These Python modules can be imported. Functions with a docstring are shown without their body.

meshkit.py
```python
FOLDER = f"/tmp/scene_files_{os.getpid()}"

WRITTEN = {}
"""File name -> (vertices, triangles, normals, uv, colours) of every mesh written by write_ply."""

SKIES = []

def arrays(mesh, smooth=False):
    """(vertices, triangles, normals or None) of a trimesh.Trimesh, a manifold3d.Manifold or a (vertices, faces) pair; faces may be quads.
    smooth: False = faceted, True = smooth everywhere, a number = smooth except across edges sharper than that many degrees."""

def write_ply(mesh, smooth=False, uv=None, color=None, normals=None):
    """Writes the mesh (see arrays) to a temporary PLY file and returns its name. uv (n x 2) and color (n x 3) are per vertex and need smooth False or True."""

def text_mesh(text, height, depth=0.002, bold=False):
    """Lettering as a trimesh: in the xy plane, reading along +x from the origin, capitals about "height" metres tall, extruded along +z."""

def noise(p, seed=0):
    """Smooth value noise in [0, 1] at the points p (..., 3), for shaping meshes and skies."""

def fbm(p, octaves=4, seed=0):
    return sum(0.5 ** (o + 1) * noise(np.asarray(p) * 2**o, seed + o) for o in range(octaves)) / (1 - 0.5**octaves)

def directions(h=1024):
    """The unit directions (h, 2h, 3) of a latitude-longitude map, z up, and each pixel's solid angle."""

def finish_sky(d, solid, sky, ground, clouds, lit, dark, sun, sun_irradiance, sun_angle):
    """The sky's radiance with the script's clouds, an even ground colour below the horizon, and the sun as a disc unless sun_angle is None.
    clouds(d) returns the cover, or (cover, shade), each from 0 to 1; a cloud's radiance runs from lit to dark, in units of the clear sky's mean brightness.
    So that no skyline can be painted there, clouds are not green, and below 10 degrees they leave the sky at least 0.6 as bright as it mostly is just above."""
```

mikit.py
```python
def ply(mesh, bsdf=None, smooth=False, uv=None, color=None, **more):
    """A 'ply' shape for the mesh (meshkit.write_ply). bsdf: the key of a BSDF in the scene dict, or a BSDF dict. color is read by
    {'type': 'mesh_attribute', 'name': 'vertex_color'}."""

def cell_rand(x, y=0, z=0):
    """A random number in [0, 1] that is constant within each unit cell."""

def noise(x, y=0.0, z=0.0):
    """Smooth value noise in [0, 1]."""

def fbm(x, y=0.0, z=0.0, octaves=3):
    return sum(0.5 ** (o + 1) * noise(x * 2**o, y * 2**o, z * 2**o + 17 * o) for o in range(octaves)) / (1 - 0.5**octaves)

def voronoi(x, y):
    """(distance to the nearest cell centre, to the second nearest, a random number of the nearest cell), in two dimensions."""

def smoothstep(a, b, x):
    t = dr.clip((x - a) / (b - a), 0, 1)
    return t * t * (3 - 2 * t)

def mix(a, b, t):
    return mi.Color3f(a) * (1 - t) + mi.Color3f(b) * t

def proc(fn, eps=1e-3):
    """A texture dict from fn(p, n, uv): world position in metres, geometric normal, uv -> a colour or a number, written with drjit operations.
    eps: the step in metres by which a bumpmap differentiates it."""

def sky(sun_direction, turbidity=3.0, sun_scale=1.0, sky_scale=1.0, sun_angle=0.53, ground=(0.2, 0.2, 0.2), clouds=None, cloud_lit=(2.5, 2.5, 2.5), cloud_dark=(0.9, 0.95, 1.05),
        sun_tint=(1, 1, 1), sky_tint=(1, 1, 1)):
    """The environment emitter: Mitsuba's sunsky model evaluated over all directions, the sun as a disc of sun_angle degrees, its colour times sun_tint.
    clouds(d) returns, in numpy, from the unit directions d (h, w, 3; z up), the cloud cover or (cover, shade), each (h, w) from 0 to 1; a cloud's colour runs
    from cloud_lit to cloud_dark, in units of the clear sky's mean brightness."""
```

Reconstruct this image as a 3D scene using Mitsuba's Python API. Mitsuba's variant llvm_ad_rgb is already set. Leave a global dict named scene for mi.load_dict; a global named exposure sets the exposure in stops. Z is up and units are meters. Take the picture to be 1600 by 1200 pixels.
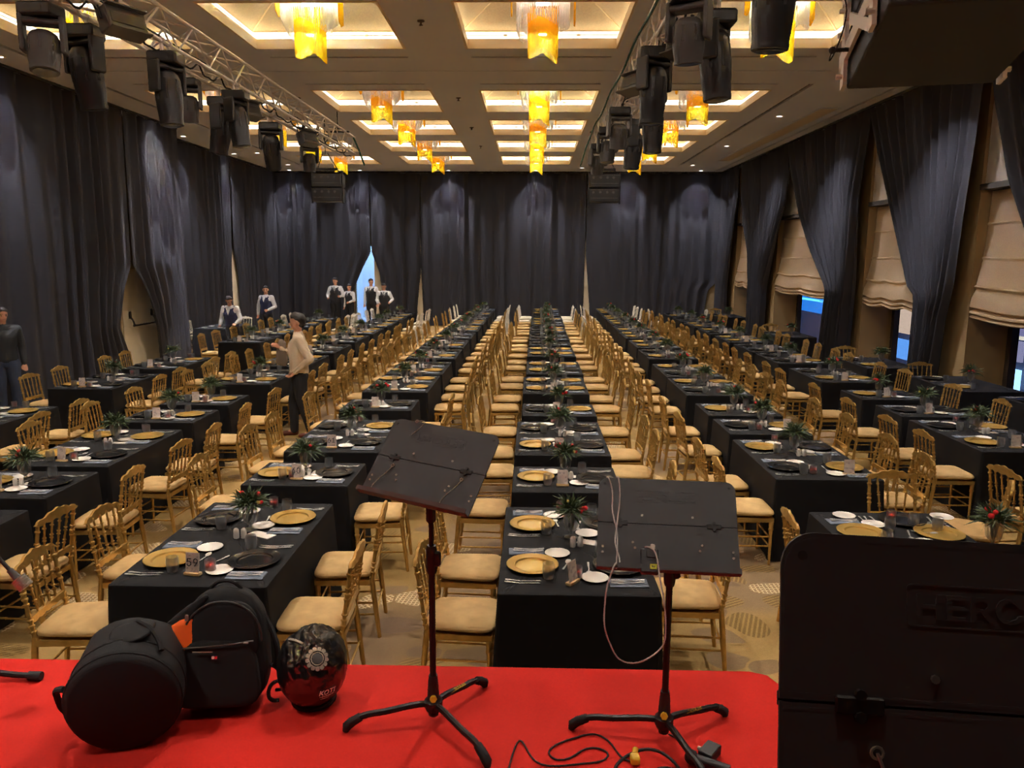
import math, random
import numpy as np, trimesh, manifold3d as m3
import drjit as dr
import mitsuba as mi
import mikit, meshkit
from mikit import ply, proc, noise, fbm, voronoi, smoothstep, mix, cell_rand
from shapely.geometry import box as sbox, Polygon, Point
from shapely.ops import unary_union

T = mi.ScalarTransform4f
scene, labels = {}, {}

# ------------------------------------------------------------------ camera
F_PX, YAW, PITCH, ROLL, EYE = 1205.0, .0241, .1636, .0046, 2.62
cy_, sy_, cp_, sp_ = math.cos(YAW), math.sin(YAW), math.cos(PITCH), math.sin(PITCH)
FWD = np.array([-sy_ * cp_, cy_ * cp_, -sp_])
R0 = np.array([cy_, sy_, 0.0])
U0 = np.cross(R0, FWD)
RIGHT = R0 * math.cos(ROLL) + U0 * math.sin(ROLL)
UPV = -R0 * math.sin(ROLL) + U0 * math.cos(ROLL)
EYEP = np.array([0, 0, EYE])
scene['camera'] = {'type': 'perspective', 'fov': math.degrees(2 * math.atan(800 / F_PX)), 'fov_axis': 'x', 'near_clip': .05, 'far_clip': 200.0,
                   'to_world': T().look_at(origin=EYEP.tolist(), target=(EYEP + FWD).tolist(), up=UPV.tolist())}
# ------------------------------------------------------------------ light levels (the room's own lamps)
COVE = [1.25, 1.17, .88]            # cove strips inside the coffers
BULB = [85.0, 81.0, 77.0]         # lit chandelier cores
DOWN = [1700.0, 1640.0, 1530.0]       # the downlight inside each chandelier's amber drum
SPOT = [20.0, 20.5, 24.0]          # cool downlights that wash the drapes
exposure = 1.4


def onscreen(p, margin=70):
    """Whether the point stands inside the photographed frame (things wholly outside it are left out)."""
    d = np.asarray(p, float) - EYEP
    z = d @ FWD
    if z < .2:
        return False
    x, y = 800 + F_PX * (d @ RIGHT) / z, 600 - F_PX * (d @ UPV) / z
    return -margin < x < 1600 + margin and -margin < y < 1200 + margin


# ------------------------------------------------------------------ helpers
rng = np.random.default_rng(11)


def lin(r, g, b):
    return [((c / 255 / 12.92) if c / 255 < .04045 else ((c / 255 + .055) / 1.055) ** 2.4) for c in (r, g, b)]


def rgb(c):
    return {'type': 'rgb', 'value': [float(x) for x in c]}


def mat(name, color, rough=.5, metal=0.0, two=True, bump=None, **kw):
    b = {'type': 'principled', 'base_color': color if isinstance(color, dict) else rgb(color), 'roughness': rough, 'metallic': metal, **kw}
    if bump is not None:
        b = {'type': 'bumpmap', 'arbitrary': bump[0], 'scale': bump[1], 'bsdf': b}
    scene[name] = {'type': 'twosided', 'bsdf': b} if two else b
    return name


def num(name):
    if name not in _used:
        _used[name] = 0
        return name
    _used[name] += 1
    return f'{name}_{_used[name]:03d}'


_used = {}


def child(parent, name):
    return num(parent + '__' + name)


def put(key, mesh, bsdf, smooth=35, **kw):
    scene[key] = ply(mesh, bsdf, smooth, **kw)
    return key


def tag(key, label, cat=None, group=None, kind=None):
    d = labels.setdefault(key, {})
    if label: d['label'] = label
    if cat: d['category'] = cat
    if group: d['group'] = group
    if kind: d['kind'] = kind
    return key


def proto(name, parts):
    g = {'type': 'shapegroup'}
    cnt = {}
    for pn, m, b, sm in parts:
        if pn in cnt:
            cnt[pn] += 1
            pn = f'{pn}_{cnt[pn]:03d}'
        else:
            cnt[pn] = 0
        g[pn] = ply(m, b, sm)
    scene['proto_' + name] = g


def inst(key, name, M):
    scene[key] = {'type': 'instance', 'to_world': M, 'group': {'type': 'ref', 'id': 'proto_' + name}}
    return key


def at(x, y, z, deg=0.0):
    return T().translate([float(x), float(y), float(z)]).rotate([0, 0, 1], float(deg))


def join(*ms):
    ms = [m for g in ms for m in (g if isinstance(g, (list, tuple)) else [g])]
    return trimesh.util.concatenate(ms)


def mv(m, t=(0, 0, 0), rot=None, s=None):
    m = m.copy()
    if s is not None: m.apply_scale(s)
    if rot is not None:
        m.apply_transform(trimesh.transformations.rotation_matrix(math.radians(rot[0]), rot[1]))
    m.apply_translation(t)
    return m


def frame(m, o, ex, ey, ez):
    M = np.eye(4); M[:3, 0], M[:3, 1], M[:3, 2], M[:3, 3] = ex, ey, ez, o
    m = m.copy(); m.apply_transform(M)
    return m


def box(c, s, b=0.0):
    c, h = np.asarray(c, float), np.asarray(s, float) / 2
    if b <= 0:
        m = trimesh.creation.box(2 * h); m.apply_translation(c); return m
    b = min(b, .95 * h.min())
    pts = [[sx * (h[0] - b * (k != 0)), sy * (h[1] - b * (k != 1)), sz * (h[2] - b * (k != 2))] for k in range(3) for sx in (-1, 1) for sy in (-1, 1) for sz in (-1, 1)]
    m = trimesh.convex.convex_hull(np.array(pts)); m.apply_translation(c)
    return m


def lathe(prof, n=16, c=(0, 0, 0)):
    prof = np.asarray(prof, float)
    k = len(prof); a = np.arange(n) * 2 * math.pi / n
    v = np.stack([prof[:, 0][:, None] * np.cos(a), prof[:, 0][:, None] * np.sin(a), np.repeat(prof[:, 1][:, None], n, 1)], -1).reshape(-1, 3)
    i, j = np.meshgrid(np.arange(k - 1), np.arange(n), indexing='ij')
    A, B, C_, D = i * n + j, i * n + (j + 1) % n, (i + 1) * n + (j + 1) % n, (i + 1) * n + j
    f = np.vstack([np.stack([A, B, C_], -1).reshape(-1, 3), np.stack([A, C_, D], -1).reshape(-1, 3)])
    m = trimesh.Trimesh(v + np.asarray(c), f, process=False)
    m.merge_vertices(); m.update_faces(m.nondegenerate_faces()); m.remove_unreferenced_vertices()
    return m


def cyl(p0, p1, r0, r1=None, n=10):
    r1 = r0 if r1 is None else r1
    p0, p1 = np.asarray(p0, float), np.asarray(p1, float)
    d = p1 - p0; L = np.linalg.norm(d); z = d / L
    x = np.cross(z, [0, 0, 1] if abs(z[2]) < .9 else [1, 0, 0]); x /= np.linalg.norm(x)
    return frame(lathe([(0, 0), (r0, 0), (r1, L), (0, L)], n), p0, x, np.cross(z, x), z)


def tube(path, r, n=8):
    p = np.asarray(path, float); k = len(p)
    r = np.broadcast_to(r, (k,))
    t = np.gradient(p, axis=0); t /= np.linalg.norm(t, axis=1, keepdims=True) + 1e-12
    a = np.zeros_like(p); a[0] = np.cross(t[0], [0, 0, 1] if abs(t[0][2]) < .9 else [1, 0, 0])
    for i in range(1, k):
        a[i] = a[i - 1] - t[i] * (a[i - 1] @ t[i])
    a /= np.linalg.norm(a, axis=1, keepdims=True); b = np.cross(t, a)
    g = np.arange(n) * 2 * math.pi / n
    v = p[:, None] + r[:, None, None] * (np.cos(g)[None, :, None] * a[:, None] + np.sin(g)[None, :, None] * b[:, None])
    i, j = np.meshgrid(np.arange(k - 1), np.arange(n), indexing='ij')
    A, B, C_, D = i * n + j, i * n + (j + 1) % n, (i + 1) * n + (j + 1) % n, (i + 1) * n + j
    f = [np.stack([A, B, C_], -1).reshape(-1, 3), np.stack([A, C_, D], -1).reshape(-1, 3)]
    c0, c1 = k * n, k * n + 1
    q = np.arange(n)
    f += [np.stack([q * 0 + c0, (q + 1) % n, q], -1), np.stack([q * 0 + c1, (k - 1) * n + q, (k - 1) * n + (q + 1) % n], -1)]
    return trimesh.Trimesh(np.vstack([v.reshape(-1, 3), p[:1], p[-1:]]), np.vstack(f), process=False)


def spline(pts, n=40):
    from scipy.interpolate import CubicSpline
    pts = np.asarray(pts, float)
    s = np.r_[0, np.cumsum(np.linalg.norm(np.diff(pts, axis=0), axis=1))]
    return CubicSpline(s, pts)(np.linspace(0, s[-1], n))


def extr(poly, h):
    return join([trimesh.creation.extrude_polygon(g, h, engine='earcut') for g in getattr(poly, 'geoms', [poly])])


def grid(fn, nu, nv, closed_u=False):
    u, v = np.meshgrid(np.linspace(0, 1, nu), np.linspace(0, 1, nv), indexing='ij')
    p = fn(u, v).reshape(-1, 3)
    i, j = np.meshgrid(np.arange(nu - 1), np.arange(nv - 1), indexing='ij')
    A, B, C_, D = i * nv + j, (i + 1) * nv + j, (i + 1) * nv + j + 1, i * nv + j + 1
    f = np.vstack([np.stack([A, B, C_], -1).reshape(-1, 3), np.stack([A, C_, D], -1).reshape(-1, 3)])
    return trimesh.Trimesh(p, f, process=False)


ONES = ['', 'first', 'second', 'third', 'fourth', 'fifth', 'sixth', 'seventh', 'eighth', 'ninth', 'tenth', 'eleventh', 'twelfth', 'thirteenth', 'fourteenth', 'fifteenth', 'sixteenth', 'seventeenth', 'eighteenth', 'nineteenth']


def ordn(i):
    if i < 20: return ONES[i]
    t = {2: 'twent', 3: 'thirt', 4: 'fort', 5: 'fift'}[i // 10]
    return t + 'ieth' if i % 10 == 0 else t + 'y-' + ONES[i % 10]


# ------------------------------------------------------------------ materials
def carpet(p, n, uv):
    x, y = p.x, p.y
    w = fbm(x * .9 + 3, y * .9, 0.0, 3)
    base = mix(lin(118, 92, 52), lin(144, 115, 70), smoothstep(.3, .7, w))
    base = mix(base, lin(106, 86, 68), smoothstep(.58, .72, noise(x * .55 + 9, y * .8 + 4)) * .7)
    wx, wy = x + .22 * (noise(x * 3.7, y * 3.7, 1.0) - .5), y + .22 * (noise(x * 3.7, y * 3.7, 5.0) - .5)
    d1, d2, c = voronoi(wx * 2.1, wy * 3.0)
    inside = smoothstep(.36, .33, d1) * smoothstep(.02, .06, d2 - d1)
    a = dr.floor(c * 8.0) * .7
    u, v = x * dr.cos(a) + y * dr.sin(a), y * dr.cos(a) - x * dr.sin(a)
    gu, gv = u * 30.0 - dr.floor(u * 30.0), v * 30.0 - dr.floor(v * 30.0)
    net = dr.maximum(smoothstep(.62, .72, gu), smoothstep(.62, .72, gv))
    st = smoothstep(.5, .62, dr.abs(gu - .5) * 2)
    k1 = inside * dr.select(c < .33, 1.0, 0.0)
    k2 = inside * dr.select((c >= .33) & (c < .62), 1.0, 0.0)
    k3 = inside * dr.select((c >= .62) & (c < .8), 1.0, 0.0)
    base = mix(base, mix(lin(128, 102, 64), lin(206, 184, 146), net), k1 * .85)
    base = mix(base, mix(lin(98, 74, 40), lin(134, 106, 62), st), k2 * .8)
    base = mix(base, lin(94, 75, 62), k3 * .6)
    return base * (.9 + .2 * noise(x * 160, y * 160))


def red_felt(p, n, uv):
    return mi.Color3f(lin(178, 38, 30)) * (.86 + .16 * fbm(p.x * 3, p.y * 3, p.z * 3, 3) + .12 * noise(p.x * 260, p.y * 260, p.z * 260))


def wallpaper(p, n, uv):
    return mi.Color3f(lin(206, 188, 156)) * (.92 + .14 * noise(p.x * 60, p.y * 60, p.z * 60))


def ceil_paint(p, n, uv):
    return mi.Color3f(lin(222, 222, 224)) * (.95 + .08 * fbm(p.x * .8, p.y * .8, p.z, 2))


def brass(p, n, uv):
    return mix(lin(168, 126, 58), lin(206, 166, 96), fbm(p.x * 24, p.y * 24, p.z * 24, 2))


def seat_cloth(p, n, uv):
    return mix(lin(182, 146, 92), lin(206, 172, 116), fbm(p.x * 18, p.y * 18, p.z * 18, 3))


def shade_cloth(p, n, uv):
    return mi.Color3f(lin(196, 170, 134)) * (.9 + .12 * noise(p.y * 90, p.z * 160) + .1 * fbm(p.y * 2, p.z * 2, 0.0, 2))


mat('mat_carpet', proc(carpet), .95, specular=.1)
mat('mat_red', proc(red_felt), .95, specular=.08, sheen=.4)
mat('mat_stage_side', lin(28, 26, 26), .8)
mat('mat_ceiling', proc(ceil_paint), .85, specular=.2)
mat('mat_ceil_dark', lin(86, 74, 62), .9)
mat('mat_ceil_trim', lin(226, 206, 170), .55)
mat('mat_coffer', proc(wallpaper), .7)
mat('mat_wall', lin(150, 128, 92), .85)
mat('mat_pillar', lin(150, 122, 78), .75)
mat('mat_drape', lin(47, 46, 49), .9, sheen=.35, specular=.15)
mat('mat_cloth', lin(19, 18, 19), .8, sheen=.08, specular=.14)
mat('mat_gold', proc(brass), .24, .6, specular=.7)
mat('mat_seat', proc(seat_cloth), .8, sheen=.4, specular=.2)
mat('mat_white_chair', lin(236, 226, 206), .45)
mat('mat_white_seat', lin(226, 214, 186), .8)
mat('mat_gold_plate', lin(206, 166, 88), .26, .75, specular=.6)
mat('mat_black_plate', lin(14, 14, 16), .08, specular=.7, clearcoat=.8, clearcoat_gloss=.95)
mat('mat_china', lin(240, 234, 224), .18, specular=.6)
mat('mat_steel', lin(236, 233, 228), .3, .75, specular=.8)
mat('mat_napkin', lin(96, 102, 112), .85)
mat('mat_black_metal', lin(24, 22, 22), .42, specular=.3)
mat('mat_black_plastic', lin(20, 20, 21), .5)
mat('mat_rubber', lin(14, 13, 13), .8)
scene['mat_pane'] = {'type': 'thindielectric', 'int_ior': 1.5}
scene['mat_glass'] = {'type': 'principledthin', 'base_color': rgb([1, 1, 1]), 'roughness': .05, 'spec_trans': .97, 'diff_trans': .2, 'eta': 1.55}


# ------------------------------------------------------------------ room shell
CEIL, XL, XR, YB = 5.72, -9.6, 6.95, 29.3
XWL, XWR, YW, Y0 = -10.3, 8.4, 30.6, -4.0
COLS = [-6.26, -3.07, .13, 3.32]
ROWS = [1.2, 4.8, 8.0, 11.19, 16.33, 19.53, 22.73, 25.93]
CW, CL = 1.145, 1.10


def setting(key, mesh, m, smooth=False, label=None):
    put(key, mesh, m, smooth); tag(key, label, kind='structure')


setting('floor', box(((XWL + XWR) / 2, 13, -.05), (XWR - XWL, 35.6, .1)), 'mat_carpet', label='beige and brown patterned ballroom carpet')
setting('wall_left', box((XWL - .1, 13, 3), (.2, 35.6, 6.4)), 'mat_wall')
setting('wall_front', box(((XWL + XWR) / 2, Y0 - .1, 3), (XWR - XWL, .2, 6.4)), 'mat_stage_side')
# ceiling: a slab with the coffer openings and shadow grooves cut out
outer = sbox(XWL, Y0, XWR, YW)
holes = [sbox(cx - CW, cy - CL, cx + CW, cy + CL) for cx in COLS for cy in ROWS]
gro = []
for cx in COLS:
    gro += [sbox(cx - 1.1, 12.77, cx + 1.1, 12.85), sbox(cx - 1.1, 14.69, cx + 1.1, 14.77), sbox(cx - 1.1, 27.35, cx + 1.1, 27.42)]
gro += [sbox(-7.9, 13.72, 5.0, 13.75), sbox(4.99, 14.75, 5.08, 27.3), sbox(-8.05, 14.7, -7.96, 27.3), sbox(4.99, 5.0, 5.08, 12.85), sbox(-8.05, 5.0, -7.96, 12.85), sbox(6.62, 4.0, 6.70, 29.0)]
slab = outer.difference(unary_union(holes + gro))
setting('ceiling', mv(extr(slab, .04), (0, 0, CEIL)), 'mat_ceiling', label='taupe ballroom ceiling with square coffers and shadow grooves')
back = outer.difference(unary_union([sbox(cx - CW - .01, cy - CL - .01, cx + CW + .01, cy + CL + .01) for cx in COLS for cy in ROWS]))
put('ceiling__groove_backing', mv(extr(back, .02), (0, 0, CEIL + .045)), 'mat_ceil_dark', False)


def ring(hx, hy, t, z0, z1, cx=0, cy=0):
    """A square band, open inside: t thick outwards."""
    return mv(extr(sbox(cx - hx - t, cy - hy - t, cx + hx + t, cy + hy + t).difference(sbox(cx - hx, cy - hy, cx + hx, cy + hy)), z1 - z0), (0, 0, z0))


lip = join(ring(CW - .03, CL - .03, .03, CEIL - .012, CEIL + .13), ring(CW, CL, .10, CEIL + .11, CEIL + .13))
rail = ring(CW + .015, CL + .015, .008, CEIL + .185, CEIL + .195)
pin = join([box((sx * (CW + .02), o * .55, CEIL + .19), (.012, .05, .03)) for sx in (-1, 1) for o in (-1, 1)] + [box((o * .55, sy * (CL + .02), CEIL + .19), (.05, .012, .03)) for sy in (-1, 1) for o in (-1, 1)])
zs, za, ha = CEIL + .26, CEIL + .82, .30


def slope(k):
    h = [(-1, -1), (1, -1), (1, 1), (-1, 1)]
    a, b = h[k], h[(k + 1) % 4]
    v = [(a[0] * (CW + .08), a[1] * (CL + .08), zs), (b[0] * (CW + .08), b[1] * (CL + .08), zs), (b[0] * ha, b[1] * ha, za), (a[0] * ha, a[1] * ha, za)]
    q = trimesh.Trimesh(v, [(0, 1, 2), (0, 2, 3)], process=False)
    return q


top_panel = box((0, 0, za + .01), (2 * ha + .02, 2 * ha + .02, .02))
hips = join([cyl((sx * (CW + .07), sy * (CL + .07), zs - .005), (sx * ha, sy * ha, za - .008), .012, n=6) for sx in (-1, 1) for sy in (-1, 1)])
riser = ring(CW + .10, CL + .10, .01, CEIL + .12, zs + .02)
shelf = ring(CW + .06, CL + .06, .06, zs - .012, zs)
proto('coffer', [('lip', lip, 'mat_ceil_trim', False), ('rail', join(rail, shelf, pin), 'mat_ceil_trim', False), ('sloped_panel', slope(0), 'mat_coffer', False), ('sloped_panel', slope(1), 'mat_coffer', False), ('sloped_panel', slope(2), 'mat_coffer', False),
                 ('sloped_panel', slope(3), 'mat_coffer', False), ('top_panel', top_panel, 'mat_coffer', False), ('hip_trim', hips, 'mat_ceil_trim', 30), ('riser', riser, 'mat_ceil_trim', False)])


def rod_row(pts, ztop, zbot, r):
    out = []
    for (x, y), zb in zip(pts, zbot):
        out.append(mv(_rod, (x, y, zb), s=(r, r, ztop - zb)))
    return join(out)


_rod = lathe([(0, 0), (1, .004), (1, 1), (0, 1)], 5)


def loop(hx, hy, n, e=3.0):
    a = np.arange(n) * 2 * math.pi / n + .01
    c, s = np.cos(a), np.sin(a)
    k = (np.abs(c) ** e + np.abs(s) ** e) ** (-1 / e)
    return np.stack([hx * c * k, hy * s * k], -1)


o1, o2, i1 = loop(.36, .36, 92), loop(.29, .29, 60), loop(.2, .17, 62)
zb1 = CEIL - .17 + .22 * np.abs(np.sin(np.arctan2(o1[:, 1], o1[:, 0]) * 1.0 + .8)) + .03
zb2 = CEIL - .05 + .1 * np.abs(np.cos(np.arctan2(o2[:, 1], o2[:, 0]) * 2))
zi = CEIL - .47 + np.where(i1[:, 0] > 0, .17 * (1 - np.abs(i1[:, 0]) / .2), .17 - .10 * (np.abs(i1[:, 0]) / .2))
side = np.array([(sx * .43, y) for sx in (-1, 1) for y in np.linspace(-.12, .12, 13)] )
zsd = CEIL + np.where(side[:, 0] > 0, .0, .13) + .05 * np.abs(side[:, 1]) / .12
scene['mat_rod_clear'] = {'type': 'principledthin', 'base_color': rgb([.98, .97, .97]), 'roughness': .3, 'spec_trans': .3, 'diff_trans': 1.2, 'eta': 1.4}
scene['mat_rod_amber'] = {'type': 'principledthin', 'base_color': rgb([.98, .66, .05]), 'roughness': .3, 'spec_trans': .15, 'diff_trans': 1.3, 'eta': 1.4}
proto('chandelier', [('clear_rods', join(rod_row(o1, CEIL + .62, zb1, .0065), rod_row(o2, CEIL + .62, zb2, .0065)), 'mat_rod_clear', 30),
                     ('amber_rods', join(rod_row(i1, CEIL + .2, zi, .0085), rod_row(side, CEIL + .5, zsd, .009)), 'mat_rod_amber', 30),
                     ('frame', join(ring(.33, .33, .06, CEIL + .61, CEIL + .65), ring(.17, .15, .05, CEIL + .19, CEIL + .21), box((0, 0, CEIL + .70), (.3, .3, .1)), cyl((0, 0, CEIL + .6), (0, 0, CEIL + .84), .05), [cyl((x, 0, CEIL + .2), (x, 0, CEIL + .62), .006, n=6) for x in (-.19, .19)], box((0, 0, CEIL + .63), (.9, .03, .02))), 'mat_gold', 30)])
cove_band = ring(CW + .045, CL + .045, .012, CEIL + .135, CEIL + .243)
bulb = lathe([(0, .24), (.085, .26), (.1, .40), (.085, .54), (0, .56)], 14)
_c = trimesh.creation.cylinder(.06, .004, sections=18); disc_ = trimesh.Trimesh(_c.vertices, _c.faces[_c.face_normals[:, 2] < -.5], process=False)
LIT = {(1, 1): 1, (2, 1): .14, (3, 1): .8, (0, 1): .8, (2, 2): 1.2, (1, 2): .06, (3, 2): .08, (0, 2): .2, (1, 3): .3, (2, 3): .15, (3, 3): .25, (2, 4): .8, (1, 4): .08, (2, 5): .6}
for j, cy in enumerate(ROWS):
    for i, cx in enumerate(COLS):
        k = num('ceiling__coffer')
        inst(k, 'coffer', T().translate([cx, cy, 0]))
        put(k + '__cove_light', mv(cove_band, (cx, cy, 0)), 'mat_china', False, emitter={'type': 'area', 'radiance': rgb(COVE)})
        c = num('chandelier')
        inst(c, 'chandelier', T().translate([cx, cy, 0]))
        f = LIT.get((i, j - 2), .15)
        put(c + '__bulb', mv(bulb, (cx, cy, CEIL)), 'mat_china', 30, emitter={'type': 'area', 'radiance': rgb(np.array(BULB) * f)})
        put(c + '__downlight', mv(disc_, (cx, cy, CEIL - .1)), 'mat_china', False, emitter={'type': 'area', 'radiance': rgb(np.array(DOWN) * (.75 + .25 * min(1, f)) * {(2, 0): .3, (1, 0): 1.3}.get((i, j), 1))})
        col = ['leftmost column', 'second column from left', 'middle column', 'rightmost column'][i]
        rw = ordn(j - 2) + ' row in view' if j > 2 else ONES[j + 1] + ' row above the stage'
        tag(c, f'amber and clear glass rod chandelier, {col}, {rw}', 'chandelier', 'glass rod chandeliers in the ceiling coffers')
        for pn in ('clear_rods', 'amber_rods'): tag(c + '__' + pn, None, kind='stuff')


# ------------------------------------------------------------------ drapes
def drape(xa, xb, z0, z1, place, seed, dens=2.3, amp=.06, nz=44, ns=None, local=1.1):
    """Hanging cloth between the edges xa(t), xb(t), t = 0 at the top; place(s, d, z) gives the world point at s along the wall and d in front of it."""
    r = np.random.default_rng(seed)
    w0 = max(abs(xb(0) - xa(0)), abs(xb(1) - xa(1)), .3)
    if not local: dens *= 1.35
    nf = max(3, int(w0 * dens))
    ns = ns or nf * 14
    ph = np.cumsum(r.uniform(.55, 1.5, nf + 2)); ph = (ph - ph[0]) / (ph[nf] - ph[0])
    am = r.uniform(.45, 1.25, nf + 2)
    dr_ = r.uniform(-.25, .25, nf + 2)
    s, t = np.meshgrid(np.linspace(0, 1, ns), np.linspace(0, 1, nz), indexing='ij')
    q = np.interp(s, ph[:nf + 1], np.arange(nf + 1))
    a = np.interp(q, np.arange(nf + 2), am)
    drift = np.interp(q, np.arange(nf + 2), dr_) * t
    xa_, xb_ = np.vectorize(xa)(t), np.vectorize(xb)(t)
    comp = np.clip(w0 / np.maximum(np.abs(xb_ - xa_), .1), 1, 3.0)
    d = amp * a * np.sin((q + drift) * 2 * math.pi) * (.5 + .5 * t) * comp ** .6
    d += .022 * np.sin(q * 5.4 + .8 * t + seed) + .03 * (meshkit.noise(np.stack([q * .9, t * 1.6, t * 0 + seed], -1)) - .5)
    z = z0 + (z1 - z0) * t
    if local:
        base = xa(0) + (xb(0) - xa(0)) * s
        pos = base + (xa_ - xa(0)) * np.exp(-np.abs(base - xa(0)) / local) + (xb_ - xb(0)) * np.exp(-np.abs(xb(0) - base) / local)
    else:
        pos = xa_ + (xb_ - xa_) * s
    return grid(lambda u, v: np.stack(place(pos, d, z), -1), ns, nz)


def edge(*zx):
    """A cloth edge from (z, x) pairs, top first; t runs from z0 down to the floor."""
    z, x = np.array(zx, float).T
    return lambda t: float(np.interp(-(ZT + (.02 - ZT) * t), -z, x))


ZT = 5.66


def hang(key, xa, xb, place, seed, label, **kw):
    put(num(key), drape(xa, xb, ZT, .02, place, seed, **kw), 'mat_drape', True)
    return tag(f'{key}_{_used[key]:03d}' if _used[key] else key, label, 'curtain')


PB = lambda s, d, z: (s, YB - d, z)
PL1 = lambda s, d, z: (-8.75 + d, s, z)
PL2 = lambda s, d, z: (XL + .05 + d, s, z)
PR = lambda s, d, z: (XR - d, s, z)
C_ = lambda v: (lambda t: v)
hang('drape', C_(-9.6), edge((5.7, -6.05), (2.75, -6.05), (2.2, -6.35), (.95, -6.92), (0, -7.0)), PB, 1, 'black drape left of the bright doorway on the back wall')
hang('drape', edge((5.7, -6.03), (2.75, -6.0), (2.0, -5.72), (.95, -5.56), (0, -5.5)), edge((5.7, -4.16), (2.3, -4.18), (1.5, -4.3), (.7, -4.4), (0, -4.4)), PB, 2, 'black drape right of the bright doorway on the back wall')
hang('drape', edge((5.7, -4.14), (2.3, -4.16), (.7, -4.1), (0, -4.1)), C_(-1.35), PB, 3, 'black drape on the back wall behind the left end of the centre tables')
hang('drape', C_(-1.4), edge((5.7, 2.02), (2.8, 2.0), (0, 1.96)), PB, 4, 'black drape on the back wall directly behind the central table row')
hang('drape', edge((5.7, 2.04), (2.8, 2.03), (.7, 2.2), (0, 2.25)), C_(4.6), PB, 5, 'black drape on the back wall right of the narrow beige slit')
hang('drape', C_(4.55), edge((5.7, 6.93), (1.7, 6.92), (1.4, 6.62), (0, 6.45)), PB, 6, 'black drape at the right end of the back wall')
hang('drape', C_(5.0), edge((5.7, 16.9), (2.4, 16.85), (1.9, 16.5), (1.1, 16.2), (.5, 16.5), (0, 16.65)), PL1, 7, 'long black drape on the near left wall, in front of the exit door', dens=2.2, amp=.09)
hang('drape', edge((5.7, 16.9), (2.4, 16.9), (2.0, 17.3), (1.5, 17.65), (.9, 17.9), (0, 17.95)), C_(19.45), PL1, 8, 'black drape right of the exit door, lit blue white at its top', dens=3.0)
hang('drape', C_(18.9), edge((5.7, 24.9), (2.8, 24.88), (2.2, 24.78), (0, 24.74)), PL2, 9, 'black drape on the far left wall between exit door and slit')
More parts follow.
